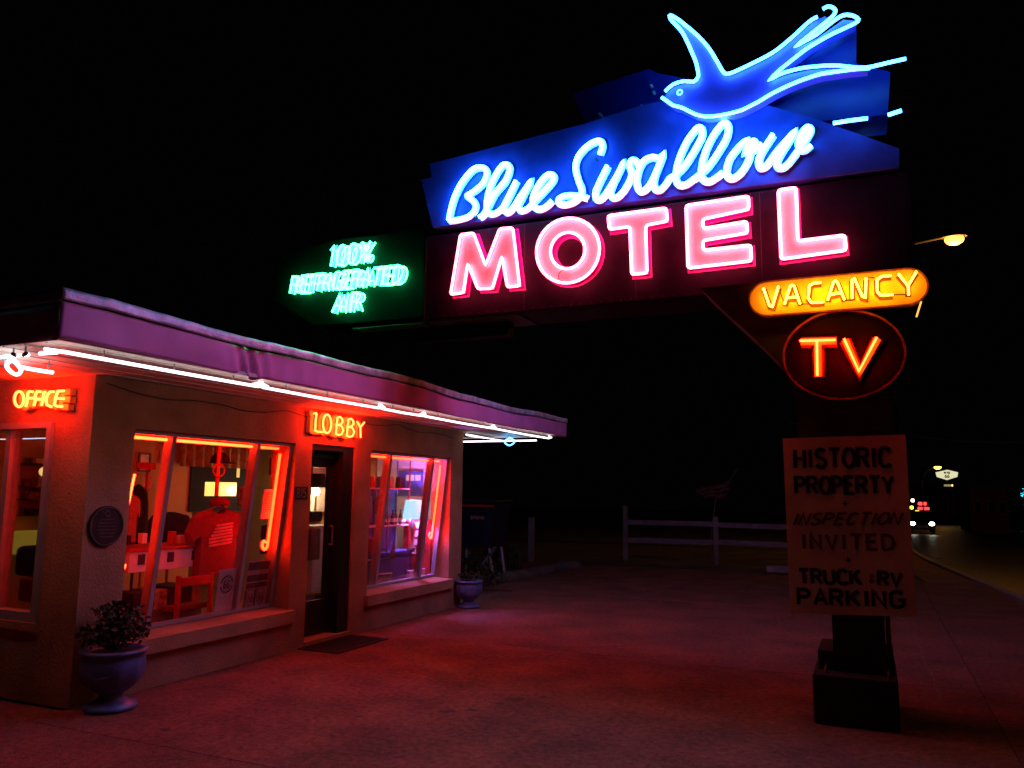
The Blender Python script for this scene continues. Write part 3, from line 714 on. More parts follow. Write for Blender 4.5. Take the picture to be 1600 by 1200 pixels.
for L in ([(490,345),(555,347)], [(855,315),(915,312)], [(1045,125),(1100,128)], [(1258,270),(1380,268)], [(300,200),(350,350)]):
    sweep(bm, [sp(a, b, VY-.04) for a, b in c5(L)], circ(.005, 5))
obj('tube_link', bm, K['wire'], vc)
bm = B(); sweep(bm, [sp(a, b, VY+.02) for a, b in c5([(1490,325),(1470,390),(1450,455)])], circ(.006)); obj('loose_tube', bm, em('dim_amber_glass', (1,.45,.08), 1.6), vc)
# TV
TY = 6.37; tc_ = Vector((-.155, TY, 2.645)); ra, rb = .42, .335
ring = [Vector((tc_.x+ra*math.cos(i*math.pi/32), TY, tc_.z+rb*math.sin(i*math.pi/32))) for i in range(64)]
tv = obj('tv_panel', prism(B(), ring, (0,.088,0)), K['tvface'], S, label='black oval panel carrying the TV letters')
obj('tv_rim', sweep(B(), ring, rect(.014,.035), closed=True), K['rust'], tv)
c6 = lambda L: [(1040+a/4, 420+b/4) for a, b in L]
for l in ([[(838,450),(1062,444)], [(945,448),(948,668)]], [[(1115,437),(1208,640),(1320,428)]]):
    l3 = [[sp(a, b, TY-.06) for a, b in c6(st)] for st in l]
    bm = B()
    for st in l3: sweep(bm, [p+Vector((.006,.035,-.004)) for p in st], rect(.052,.03), lift=.0004)
    lo = obj('tv_letter', bm, K['tvletter'], S)
    bm = B()
    for st in l3: sweep(bm, [p+Vector((.006,.0565,-.004)) for p in st], rect(.088,.003), lift=.0003)
    obj('painted_red_halo', bm, K['redmetal'], lo)  # red halo of the tubes put into colour round the letters
    bm = B()
    for st in l3: sweep(bm, st, circ(.0085, 7))
    obj('neon_tube', bm, RED, lo, smooth=True)

obj('conduit', sweep(B(), [(.062, 6.5, .345), (.062, 6.5, 1.9)], circ(.016, 8), (1,0,0)), K['rust'], S, smooth=True)
for bx_, by_ in ((-.36,6.37), (-.36,6.42), (.05,6.37), (.05,6.42)): obj('anchor_bolt', lathe(B(), [(.012,0),(.012,.03),(.006,.032),(.006,.05)], (bx_, by_, .341), 8), K['rust'], S)
# painted board
bt = thing('painted_board', 'weathered HISTORIC PROPERTY board with hand painted words on the sign post', 'sign', (-.18, 6.42, .74))
BY = 6.40
bl, br, tl, tr = [sp(a, b, BY) for a, b in ((1235,958),(1432,964),(1223,685),(1415,679))]
obj('board', prism(B(), [bl, br, tr, tl], (0,.022,0)), K['board'], bt)
def board_text(s, p0, p1, ptop, m, gap=.2, slant=0, w=.03):
    P0, P1, T = sp(*p0, BY-.002), sp(*p1, BY-.002), sp(*ptop, BY-.002)
    bm = B()
    for l in place_word(s, P0, P1-P0, T-P0, gap, slant):
        for st in l: sweep(bm, st, rect(w, .003), lift=.0001)
    obj('lettering', bm, m, bt)
board_text('HISTORIC', (1243,731), (1392,729), (1242,703), K['letterdark'], .2, 0, .028)
board_text('PROPERTY', (1244,771), (1396,771), (1243,746), K['letterdark'], .18, 0, .027)
board_text('INSPECTION', (1238,820), (1404,819), (1240,803), K['letterred'], .22, .25, .018)
board_text('INVITED', (1254,857), (1397,859), (1253,835), K['letterred'], .3, 0, .022)
board_text('TRUCK', (1250,911), (1346,913), (1248,890), K['letterdark'], .2, 0, .025)
board_text('&', (1358,911), (1366,911), (1358,897), K['letterred'], .2, 0, .006)
board_text('RV', (1373,914), (1408,916), (1373,894), K['letterdark'], .2, 0, .025)
board_text('PARKING', (1248,944), (1412,949), (1247,921), K['letterdark'], .22, 0, .027)
for a, b in ((1320,787), (1325,875)):
    c = sp(a, b, BY-.002); bm = B()
    pts = [c+Vector(((.03 if i % 2 == 0 else .008)*math.cos(i*math.pi/4), -.0, (.03 if i % 2 == 0 else .008)*math.sin(i*math.pi/4))) for i in range(8)]
    obj('star', prism(B(), pts, (0,-.002,0)), K['letterdark'], bt)
for a, b in ((1310,690), (1360,689)):
    p = sp(a, b, BY-.001); bm = B(); lathe(bm, [(.006,-.003),(.006,.003)], (0,0,0), 8); o = obj('bolt', bm, K['rust'], bt); o.matrix_parent_inverse = bt.matrix_world.inverted(); o.location = p; o.rotation_euler = (math.pi/2,0,0)

# ------------------------------------------------------------------ planters, mat
def planter(px, s, label, prof, seed, leaf_n, spread):
    t = thing('planter', label, 'planter', (px[0], px[1], 0), 'glazed urns with plants by the lobby wall')
    mod = lambda a, z: 1+.02*math.sin(a*8)*(1 if z > .12 else 0)
    obj('urn', lathe(B(), [(r*s, z*s) for r, z in prof], (px[0], px[1], .001), 40, mod), K['glaze'], t, smooth=True)
    top = prof[-3][1]*s
    bm = B()
    for a in (.9, 3.0, 5.1):   # swags moulded on the bowl
        pts = [Vector((px[0]+.205*s*math.cos(a+u), px[1]+.205*s*math.sin(a+u), .30*s-.05*s*math.cos(u*2.2))) for u in [-.7+i*.1 for i in range(15)]]
        sweep(bm, pts, circ(.014*s, 6), (0,0,1))
    obj('swag', bm, K['glaze'], t, smooth=True)
    bm = B(); lathe(bm, [(.17*s, 0), (.165*s, .01)], (px[0], px[1], top-.03*s), 24); obj('soil', bm, K['soil'], t)
    rnd = random.Random(seed); bm = B(); bs = B()
    for i in range(leaf_n):
        a = rnd.uniform(0, 6.28); h = rnd.uniform(.05, .3)*spread*s; r = rnd.uniform(.0, .2)*s*(1+h)
        c = Vector((px[0]+r*math.cos(a), px[1]+r*math.sin(a), top+h*(1-(r/.3/s)**2*.5)))
        if c.x < WX+.03: c.x = WX+.03+rnd.uniform(0,.05)
        for q in range(7):
            d = Vector((rnd.uniform(-1,1), rnd.uniform(-1,1), rnd.uniform(-.3,1))).normalized(); l = rnd.uniform(.02,.05)*s*1.2
            sd = d.cross(Vector((rnd.uniform(-1,1), rnd.uniform(-1,1), .5))).normalized()*l*.32
            cc = c+Vector((rnd.uniform(-1,1), rnd.uniform(-1,1), rnd.uniform(-1,1)))*.03*s
            if (cc+d*l).x < WX+.01: d.x = abs(d.x)
            v = [bm.verts.new(q_) for q_ in (cc, cc+d*l*.5+sd, cc+d*l+Vector((0,0,-.008)), cc+d*l*.5-sd)]
            bm.faces.new(v)
        if i % 3 == 0: sweep(bs, [(px[0]+r*.2*math.cos(a), px[1]+r*.2*math.sin(a), top-.01), tuple(c)], circ(.003*s, 4), (1,0,0))
    obj('foliage', bm, K['leaf'], t, kind='stuff'); obj('stem', bs, K['leaf'], t, kind='stuff')
prof = [(.175,0),(.185,.015),(.18,.035),(.13,.055),(.085,.085),(.08,.11),(.12,.135),(.175,.175),(.21,.23),(.222,.30),(.215,.36),(.20,.39),(.225,.40),(.235,.415),(.225,.43),(.19,.43),(.18,.40)]
p1 = at(181, 1104, 2, 0); p1.x = max(p1.x, WX+.24); p1.y = max(p1.y-.06, 4.2)
planter((p1.x, p1.y), .99, 'large pale blue urn with dark bushy plant at the near corner of the wall', prof, 3, 150, 1.05)
p2 = at(730, 949, 2, 0)
planter((p2.x+.02, p2.y), .86, 'smaller blue urn with low plant at the far end of the lobby wall', prof, 5, 26, .35)
a, b_, c_, d_ = at(472,1018,2,.012), at(515,1023,2,.012), at(606,1000,2,.012), at(548,992,2,.012)
t = thing('door_mat', 'black rubber door mat lying before the lobby door', 'door mat', ((a.x+c_.x)/2, (a.y+c_.y)/2, 0))
mx0, mx1, my0, my1 = WX+.03, -4.86, 6.72, 7.62
bx('mat', K['black'], t, mx0, mx1, my0, my1, .001, .014, bev=.003)
bm = B()
for i in range(22): box(bm, mx0+.03, mx1-.03, my0+.04+i*.038, my0+.058+i*.038, .0145, .018)
obj('rib', bm, K['black'], t, kind='stuff')

# ------------------------------------------------------------------ lobby interior
def ipt(px, py, x): return at(px, py, 0, x)
def ybox(name, m, label, cat, px0, py0, px1, py1, X, dx, group=None, bev=.004):
    a, b = at(px0, py1, 0, X), at(px1, py0, 0, X)
    o = bx(name, m, None, X-dx, X, min(a.y,b.y), max(a.y,b.y), min(a.z,b.z), max(a.z,b.z), bev=bev)
    return tag(o, label, cat, group)
def tex_rect(bm, X, y0, y1, z0, z1, d=.004): box(bm, X, X+d, y0, y1, z0, z1)
def lampthing(pos, label, shade_r, h, m_shade, light_col, watt, basem, zfloor, r2=None):
    t = thing('table_lamp', label, 'lamp', (pos[0], pos[1], zfloor))
    r2 = r2 or shade_r*.72
    bm = B(); n = 28; r = [[bm.verts.new((pos[0]+q*math.cos(i*2*math.pi/n), pos[1]+q*math.sin(i*2*math.pi/n), z)) for i in range(n)] for q, z in ((shade_r, pos[2]-h/2), (r2, pos[2]+h/2))]
    for i in range(n): bm.faces.new((r[0][i], r[0][(i+1) % n], r[1][(i+1) % n], r[1][i]))
    obj('lamp_shade', bm, m_shade, t, smooth=True)
    obj('lamp_base', lathe(B(), [(.07,0),(.07,.02),(.02,.04),(.03,(pos[2]-zfloor)*.4),(.045,(pos[2]-zfloor)*.55),(.012,(pos[2]-h/2-zfloor)*.98),(.012, pos[2]-zfloor)], (pos[0], pos[1], zfloor), 16), basem, t, smooth=True)
    l = bpy.data.lights.new('bulb', 'POINT'); l.energy = watt; l.color = light_col; l.shadow_soft_size = .05
    o = bpy.data.objects.new('bulb', l); C.objects.link(o); o.location = (0, 0, pos[2]-zfloor); o.parent = t
    return t
def trans(name, col, e, s):
    m = em(name, e, s); return m
px_ = -8.2
# counters and cases
t = thing('display_case', 'long white display counter with dark slots inside the left window', 'counter', (-6.1, 5.6, .05))
a, b = ipt(200, 905, -6.0), ipt(322, 850, -6.0)
bx('case_body', K['white'], t, -6.45, -6.0, a.y, b.y, a.z+.05, b.z-.02, bev=.005)
bx('case_top', K['redmetal'], t, -6.47, -5.98, a.y-.02, b.y+.02, b.z-.019, b.z+.004)
for u in (.1, .47, .8): bx('drawer_pull', K['ink'], t, -5.999, -5.99, a.y+(b.y-a.y)*u, a.y+(b.y-a.y)*u+.07, b.z-.14, b.z-.05)
bx('case_shelf', K['wood'], t, -6.45, -6.01, a.y, b.y, .3, .5)
for i, (p0_, p1_, py0, py1, mm, lb) in enumerate([(205,232,925,985,'darkcloth','black storage crate low at the left behind the first window bar'),(240,262,920,962,'goods','brown crate low behind the first window bar'),(264,300,912,948,'darkcloth','black crate left of the red chair'),(300,314,915,940,'curtain','small tan carton beside the red chair')]):
    ybox('storage_crate', K[mm], lb, 'crate', p0_, py0, p1_, py1, -6.02, .3)
for i, (px0_, px1_, py_, mm, lb) in enumerate([(200,206,849,'bronze','tiny bronze figure at the left end of the white counter'),(222,231,849,'paper','folded card standing on the white counter left of the bar'),(268,276,849,'redmetal','small red tin on the white counter'),(281,292,849,'paper','small pale carton on the white counter beside the red tin'),(300,308,849,'goods','patterned mug on the white counter near the red shirt')]):
    ybox('counter_item', K[mm], lb, 'souvenir', px0_, py_-13-3*(i % 3), px1_, py_+.5, -6.1, .06)
for i, (px0_, py0_, px1_, py1_, X_, mm, lb) in enumerate([(250,702,264,724,px_+.02,'paper','pale print pinned on the cream wall beside the first window bar'),(200,742,214,772,-7.2,'paper','cream garment hanging at the upper left of the first window'),(224,744,238,766,-7.3,'paper','pale patterned cloth under the small red sign'),(372,760,384,790,-7.0,'goods','patterned tapestry right of the lit yellow panel'),(386,720,396,742,-6.9,'redmetal','small red plaque near the right window bar'),(408,820,428,866,-6.2,'darkcloth','dark cabinet behind the pinkish paper notice')]):
    ybox('wall_item', K[mm], lb, 'decoration', px0_, py0_, px1_, py1_, X_, .02)
# chair
t = thing('side_chair', 'red chair standing behind the glass next to the white counter', 'chair', (-5.95, 6.0, .05))
for (x_, y_) in ((-5.85,5.6),(-5.85,6.0),(-6.2,5.62),(-6.2,6.0)): bx('leg', K['redmetal'], t, x_-.018, x_+.018, y_-.018, y_+.018, .051, .47 if x_ < -6 else .80)
bx('seat', K['redcloth'], t, -6.22, -5.88, 5.59, 6.02, .471, .52, bev=.01)
bx('backrest', K['redmetal'], t, -5.868, -5.832, 5.62, 5.98, .70, .78, bev=.006)
# t-shirts: rounded flat bodies with sleeves
def tshirt(name, label, m, X, px0, py0, px1, py1, printed=None):
    a, b = at(px0, py1, 0, X), at(px1, py0, 0, X); y0, y1, z0, z1 = a.y, b.y, a.z, b.z; w_, h_ = y1-y0, z1-z0
    t = thing(name, label, 'shirt', (X, (y0+y1)/2, z0))
    pr = [(.18,0),(.82,0),(.80,.55),(.83,.62),(.97,.52),(1.0,.66),(.92,.88),(.80,.96),(.62,1.0),(.58,.95),(.5,.925),(.42,.95),(.38,1.0),(.2,.96),(.08,.88),(0,.66),(.03,.52),(.17,.62),(.20,.55)]
    bm = B(); n = len(pr)
    rings = []
    for s_, dx in ((.97,-.045),(1.0,-.02),(1.0,.02),(.97,.045)):
        rings.append([bm.verts.new((X-.05+dx+.012*math.sin(u*17), y0+w_*(.5+(u-.5)*s_), z0+h_*(.5+(v-.5)*s_))) for u, v in pr])
    bm.faces.new(rings[0][::-1]); bm.faces.new(rings[-1])
    for i in range(3):
        for j in range(n): bm.faces.new((rings[i][j], rings[i][(j+1) % n], rings[i+1][(j+1) % n], rings[i+1][j]))
    obj('shirt_body', bm, m, t)
    bm = B(); sweep(bm, [(X-.05, y0+w_*.2, z1-.05*h_), (X-.05, y0+w_*.5, z1+.05*h_), (X-.05, y0+w_*.8, z1-.05*h_)], circ(.008, 6), (1,0,0)); sweep(bm, [(X-.05, y0+w_*.5, z1+.05*h_), (X-.05, y0+w_*.5, z1+.16*h_)], circ(.004, 6)); obj('hanger', bm, K['wood'], t)
    if printed:
        bm = B(); rows = printed
        rn = random.Random(4)
        for i in range(rows):
            z = z0+h_*(.74-.05*i); yy0 = y0+w_*(.42-.03*min(i,4)+.01*rn.random()); yy1 = y0+w_*(.72-.01*rn.random()); yq = yy0
            while yq < yy1:
                l = rn.uniform(.01,.03); box(bm, X-.0+.009, X+.013, yq, min(yq+l, yy1), z+(yq-yy0)*.08, z+h_*.032+(yq-yy0)*.08); yq += l+.006
        obj('print', bm, mat('shirt_print', (.75,.35,.35), .8), t)
tshirt('hanging_shirt', 'red t-shirt with pale printed text hanging in the left display window', K['redcloth'], -5.9, 293, 795, 388, 905, 7)
tshirt('hanging_shirt', 'orange t-shirt hanging at the far left inside the display window', K['orangecloth'], -6.25, 178, 772, 224, 850)
a = ipt(343, 712, -5.95)
t = thing('ring_ornament', 'red hanging strap with round ring above the red t-shirt', 'ornament', (-5.95, a.y, a.z))
p0, p1_ = ipt(344, 682, -5.95), ipt(346, 775, -5.95)
bx('strap', K['redmetal'], t, -5.96, -5.945, p0.y-.02, p0.y+.02, p1_.z, p0.z)
c = ipt(342, 735, -5.93); bm = B(); sweep(bm, [(c.x, c.y+.075*math.cos(i*.3142), c.z+.062*math.sin(i*.3142)) for i in range(20)], circ(.008, 6), (1,0,0), closed=True); obj('ring', bm, K['redmetal'], t)
# bust with cap
c = ipt(344, 722, -6.05); t = thing('cap_stand', 'dark cap on a stand above the red t-shirt', 'hat', tuple(c)); bm = B(); lathe(bm, [(.10,0),(.09,.05),(.05,.09),(.01,.1)], tuple(c), 20); obj('crown', bm, K['darkcloth'], t, smooth=True); bm = B(); lathe(bm, [(.13,-.012),(.13,0)], tuple(c+Vector((.04,0,0))), 20); obj('brim', bm, K['darkcloth'], t)
c = ipt(343, 790, -5.98); t = thing('gold_hat', 'red knitted cap with bright badge above the collar of the red t-shirt', 'hat', tuple(c)); bm = B(); lathe(bm, [(.10,0),(.095,.05),(.05,.085),(.01,.09)], tuple(c), 20, lambda a, z: 1+.04*math.sin(a*9)); obj('crown', bm, K['redcloth'], t, smooth=True); bx('badge', mat('brass', (.8,.6,.3), .25, .9), t, c.x+.09, c.x+.10, c.y-.04, c.y+.02, c.z-.02, c.z+.0)
# dark coats behind
def coat(label, px0, py0, px1, py1, X):
    a, b = ipt(px0, py1, X), ipt(px1, py0, X); t = thing('dark_coat', label, 'coat', (X, (a.y+b.y)/2, a.z)); cy_ = (a.y+b.y)/2; w_ = abs(b.y-a.y)/2; h = b.z-a.z
    obj('coat_body', lathe(B(), [(w_*.95,0),(w_*1.0,h*.3),(w_*.9,h*.7),(w_*.75,h*.88),(w_*.3,h*.97),(w_*.12,h)], (X-w_, cy_, a.z), 18, lambda an, z: 1+.07*math.sin(an*7)), K['darkcloth'], t, smooth=True)
    obj('coat_stand', lathe(B(), [(.015,0),(.015,a.z-.05)], (X-w_, cy_, .051), 8), K['wood'], t)
coat('tall dark coat hanging left of the first window bar', 208, 757, 243, 852, -6.7)
coat('dark draped rack right of the first window bar', 262, 800, 318, 850, -6.8)
# souvenirs on wall
def pic(label, px0, py0, px1, py1, X, m_in):
    a, b = at(px0, py1, 0, X), at(px1, py0, 0, X); t = thing('picture_frame', label, 'picture', (X, (a.y+b.y)/2, a.z))
    y0, y1, z0, z1 = a.y, b.y, a.z, b.z; bm = B(); w_ = .022
    box(bm, X-.02, X, y0, y0+w_, z0, z1); box(bm, X-.02, X, y1-w_, y1, z0, z1); box(bm, X-.02, X, y0+w_, y1-w_, z0, z0+w_); box(bm, X-.02, X, y0+w_, y1-w_, z1-w_, z1)
    obj('frame', bm, K['wood'], t); bx('picture', m_in, t, X-.018, X-.008, y0+w_, y1-w_, z0+w_, z1-w_)
    return t
# an inner partition wall that carries the pictures
px_ = -8.2
pw = tag(bx('partition_wall', K['inwall'], None, -8.4, px_, WY+.27, 8.0, .051, 2.329), 'cream inner wall seen through the left display window', 'wall')
pic('dark framed picture on the cream inner wall', 216, 708, 237, 737, px_+.022, K['paper'])
pic('small framed picture by the right bar of the left window', 422, 716, 432, 742, -7.1, K['paper'])
c = ipt(231, 728, -6.9); t = thing('toy_sign', 'small red sign on a stand in front of the framed picture', 'ornament', (c.x, c.y, c.z-.3)); bx('plate', K['redmetal'], t, c.x-.01, c.x+.01, c.y-.14, c.y+.1, c.z-.035, c.z+.035, bev=.005); obj('pole', sweep(B(), [(c.x, c.y, c.z-.04), (c.x, c.y, .06)], circ(.012, 6), (1,0,0)), K['redmetal'], t)
# curtain valance & opening with lit window
a, b = ipt(283, 728, px_+.12), ipt(402, 702, px_+.12)
bm = B(); n = 60; g = [[bm.verts.new((px_+.1+.03*math.sin(i*.9), a.y+(b.y-a.y)*i/n, z)) for z in (a.z, b.z)] for i in range(n+1)]
for i in range(n): bm.faces.new((g[i][0], g[i+1][0], g[i+1][1], g[i][1]))
o = obj('valance', bm, K['curtain']); s_ = o.modifiers.new('t', 'SOLIDIFY'); s_.thickness = .01; tag(o, 'tan gathered curtain valance on the inner wall', 'curtain')
t = thing('inner_window', 'dark inner doorway with a brightly lit yellow panel in it', 'window', (px_, 7, 1))
a, b = ipt(295, 800, px_+.02), ipt(397, 729, px_+.02); bx('frame', K['darkcloth'], t, px_+.001, px_+.02, a.y, b.y, a.z, b.z)
a, b = ipt(320, 775, px_+.03), ipt(370, 754, px_+.03); bx('lit_panel', em('lit_yellow', (1,.72,.12), 1.3), t, px_+.021, px_+.03, a.y, b.y, a.z, b.z)
a, b = ipt(370, 746, px_+.03), ipt(375, 731, px_+.03); bx('lit_panel', em('lit_yellow_dim', (1,.6,.1), .9), t, px_+.021, px_+.03, a.y, b.y, a.z, b.z)
# notice and posters leaning on the glass
def rk(z, d): return rake(z)-d
def leaning(name, label, px0, py0, px1, py1, d, m):
    zb = at(px0, py1, 0, -5.6).z; X0 = rake(zb)-d
    a, b = at(px0, py1, 0, X0), at(px1, py0, 0, rake(1)-d)
    y0, y1, z0, z1 = a.y, b.y, a.z, b.z
    t = thing(name, label, 'poster', (rk(z0, d), (y0+y1)/2, z0))
    P = lambda y, z, e=0: Vector((rake(z)-d+e, y, z))
    obj('sheet', prism(B(), [P(y0,z0), P(y1,z0), P(y1,z1), P(y0,z1)], (-.006,0,0)), m, t)
    return t, P, y0, y1, z0, z1
def strip_on(bm, P, y0, y1, z0, z1): prism(bm, [P(y0,z0,.001), P(y1,z0,.001), P(y1,z1,.001), P(y0,z1,.001)], (.0015,0,0))
t, P, y0, y1, z0, z1 = leaning('poster', 'pale poster with a round emblem leaning on the glass below the red t-shirt', 334, 888, 372, 962, .03, K['paper'])
yc = (y0+y1)/2; zc_ = z0+(z1-z0)*.66; R1 = (y1-y0)*.30
bm = B(); sweep(bm, [P(yc+R1*.7*math.cos(i*.2618), zc_+R1*.7*math.sin(i*.2618), .003) for i in range(24)], rect(.006,.002), (1,0,0), closed=True)
for l in place_word('66', P(yc-.03, zc_-.03, .003), P(yc+.03, zc_-.03, .003)-P(yc-.03, zc_-.03, .003), P(yc-.03, zc_+.03, .003)-P(yc-.03, zc_-.03, .003)):
    for st in l: sweep(bm, st, rect(.009,.002), (1,0,0))
for k0, k1 in ((20,160),(200,340)):
    for i in range(9):
        a = math.radians(k0+(k1-k0)*i/8); c = P(yc+R1*1.15*math.cos(a), zc_+R1*1.15*math.sin(a), .003); sweep(bm, [c-Vector((0,.007,.01)), c+Vector((0,.007,.012))], rect(.012,.002), (1,0,0))
obj('print', bm, K['ink'], t)
t, P, y0, y1, z0, z1 = leaning('poster', 'dark banded poster with two road shields right of the pale poster', 379, 874, 424, 952, .03, K['paper'])
bm = B(); h = z1-z0; w_ = y1-y0
strip_on(bm, P, y0+.005, y1-.005, z0+h*.80, z0+h*.97); strip_on(bm, P, y0+.005, y1-.005, z0+h*.56, z0+h*.70); strip_on(bm, P, y0+.005, y1-.005, z0+h*.42, z0+h*.53); strip_on(bm, P, y0+.005, y0+w_*.07, z0+.01, z0+h*.42); strip_on(bm, P, y0+w_*.45, y0+w_*.52, z0+.01, z0+h*.42)
obj('print', bm, K['ink'], t)
bm = B()
for u in (.1, .56):
    A = P(y0+w_*(u+.07), z0+h*.12, .004); 
    for l in place_word('66', A, Vector((0,w_*.22,0)), P(y0+w_*(u+.07), z0+h*.3, .004)-A):
        for st in l: sweep(bm, st, rect(.009,.002), (1,0,0))
    sh = [(0,.38),(.15,.40),(.3,.38),(.34,.28),(.32,.12),(.17,.04),(.02,.12),(0,.28)]
    sweep(bm, [P(y0+w_*(u+p_), z0+h*q_, .003) for p_, q_ in sh], rect(.006,.002), (1,0,0), closed=True)
obj('shield', bm, K['ink'], t)
t, P, y0, y1, z0, z1 = leaning('notice', 'pinkish paper notice taped inside beside the right window bar', 407, 765, 430, 811, .10, K['paper'])
bm = B()
for i in range(9): strip_on(bm, P, y0+.02, y1-.02-.02*(i % 3), z1-.03-.022*i, z1-.025-.022*i)
obj('print', bm, K['redink'], t)

# right window contents
t = thing('shelf_unit', 'tall shelf unit of souvenirs in the window right of the door', 'shelf', (-6.2, 8.4, .4))
SX = -5.88; A0 = ipt(572, 760, SX); A1 = ipt(641, 763, SX)
zs = [ipt(600, py, SX).z for py in (708, 763, 822, 872)]
bx('back_panel', K['blueprop'], t, SX-.25, SX-.225, A0.y, A1.y, .3, zs[1])
for z in zs: bx('shelf', K['white'], t, SX-.22, SX, A0.y, A1.y, z-.012, z+.006)
for y in (A0.y+.01, (A0.y+A1.y)/2, A1.y-.01): bx('upright', K['galv'], t, SX-.215, SX-.2, y-.008, y+.008, .3, zs[0]); bx('upright', K['redmetal'] if y > A1.y-.02 else K['galv'], t, SX-.012, SX+.002, y-.008, y+.008, .3, zs[0])
bottle_me = None
def bottle(x, y, z, s, m, label, group):
    global bottle_me
    if bottle_me is None:
        bm = lathe(B(), [(.028,0),(.03,.01),(.03,.1),(.025,.125),(.011,.155),(.011,.19),(.014,.19),(.014,.2)], (0,0,0), 14)
        bottle_me = obj('bottle', bm, K['bottle'], smooth=True); o = bottle_me
        tg = thing('bottle', label, 'bottle', (x, y, z), group); o.name = 'bottle_glass'; o.parent = tg; o.scale = (s,s,s)
        lab = obj('bottle_label', lathe(B(), [(.0312,.035),(.0312,.085)], (0,0,0), 14), K['paper']); lab.parent = tg; lab.scale = (s,s,s); bottle.lab = lab
        return
    tg = thing('bottle', label, 'bottle', (x, y, z), group)
    for src in (bottle_me, bottle.lab):
        c = src.copy(); C.objects.link(c); c.parent = tg; c.matrix_parent_inverse = Matrix.Identity(4)
ords = ['first', 'second', 'third', 'fourth', 'fifth', 'sixth', 'seventh']
for i in range(7):
    p = ipt(602+i*6.2, 820, SX-.08)
    bottle(SX-.09-.02*(i % 2), p.y, zs[2]+.0065, 1.0, None, ords[i]+' bottle from the left on the middle shelf of the right window', 'bottles on the middle shelf')
for i, (px, m) in enumerate([(581,'redmetal'),(592,'blueprop'),(612,'white'),(622,'bronze'),(630,'blueprop')]):
    p = ipt(px, 762, SX-.1); tg = tag(obj('souvenir_cup', lathe(B(), [(.035,0),(.045,.02),(.04,.09),(.03,.13),(.034,.15)], (SX-.1, p.y, zs[1]+.0065), 14), K[m], smooth=True), ['red', 'blue', 'white', 'bronze', 'rightmost blue'][i]+' souvenir cup on the upper shelf of the right window', 'cup', 'cups on the upper shelf')
# emblem plate on shelf
c = ipt(590, 790, SX-.03); tag(obj('round_plaque', prism(B(), [(SX-.03, c.y+.10*math.cos(i*.3142), c.z+.12*math.sin(i*.3142)) for i in range(20)], (.012,0,0)), K['bronze']), 'round dark emblem plaque standing at the left of the middle shelf', 'plaque')
# teardrop guitar-like ornament
c = ipt(613, 862, SX+.1); t = thing('teardrop_ornament', 'pale teardrop shaped ornament with two dark rings in the right window', 'ornament', (SX+.1, c.y, c.z))
pr = [(.0,.17),(.02,.1),(.05,.02),(.075,-.05),(.075,-.09),(.05,-.125),(0,-.135),(-.05,-.125),(-.075,-.09),(-.075,-.05),(-.05,.02),(-.02,.1)]
obj('plate', prism(B(), [(SX+.1, c.y+a_, c.z+b_) for a_, b_ in pr], (.01,0,0)), K['whitepaint'], t)
bm = B()
for dy in (-.033, .033): sweep(bm, [(SX+.113, c.y+dy+.02*math.cos(i*.52), c.z-.07+.026*math.sin(i*.52)) for i in range(12)], rect(.01,.003), (1,0,0), closed=True)
obj('ring', bm, K['ink'], t)
# red cabinet under the lamp, against the end wall
p, q = at(629, 872, 1, 9.86), at(673, 813, 1, 9.86)
t = thing('red_cabinet', 'red glowing cabinet with small lit drawers below the blue-white lamp', 'cabinet', (p.x, 9.86, .05))
bx('cabinet_body', K['redmetal'], t, p.x, q.x, 9.862, 10.05, .061, q.z, bev=.006)
for i in range(4):
    z = q.z-.03-.118*i; w_ = (q.x-p.x)
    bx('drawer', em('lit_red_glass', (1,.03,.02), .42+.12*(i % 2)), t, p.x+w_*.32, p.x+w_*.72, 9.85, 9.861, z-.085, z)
    for u in (.12, .86): bx('carving', K['redcloth'], t, p.x+w_*(u-.05), p.x+w_*(u+.05), 9.852, 9.861, z-.08, z-.01)
lp = at(646, 796, 1, 9.72)
shade = em('lit_lamp_shade', (.30,.75,1), 2.0)
lampthing((lp.x, lp.y, lp.z), 'white shaded lamp glowing blue-white in front of the red cabinet', .155, .26, shade, (.42,.18,1), 190.0, K['galv'], .80, .11)
# blue table
t = thing('blue_counter', 'blue topped low counter behind the glass of the right window', 'counter', (-6.1, 9, .05))
za = ipt(620, 905, -5.85).z
ya, yb = ipt(580, 900, -5.85).y, ipt(648, 880, -5.85).y
bx('counter_top', K['blueprop'], t, -6.5, -5.85, ya, yb, .76, .79); bx('counter_front', K['blueprop'], t, -6.4, -5.88, ya+.03, yb-.03, .051, .759)
ybox('boxed_souvenir', K['paper'], 'pale square box at the bottom right of the right window', 'box', 660, 886, 676, 902, -5.72, .06)
ybox('boxed_souvenir', K['goods'], 'brown card box at the bottom left corner of the right window', 'box', 585, 895, 614, 918, -5.72, .08)
ybox('red_bag', K['redcloth'], 'red bag slumped behind the left edge of the right window', 'bag', 575, 840, 590, 885, -5.9, .15, bev=.03)
ybox('boxed_souvenir', K['white'], 'small white card box left of the pale square box', 'box', 640, 890, 652, 904, -5.75, .05)
# back-room window lights
t = thing('inner_window', 'dark blue inner window with two small yellow lit panes', 'window', (-5.9, 10.07, 1.9))
a, b = at(622, 775, 1, 10.07), at(662, 736, 1, 10.07); bx('frame', K['blueprop'], t, a.x, b.x, 10.04, 10.062, a.z, b.z)
for u0, u1 in ((636,648),(650,658)):
    a, b = at(u0, 751, 1, 10.05), at(u1, 742, 1, 10.05); bx('pane', em('yellow_pane', (1,.6,.15), .6), t, a.x, b.x, 10.03, 10.039, a.z, b.z)
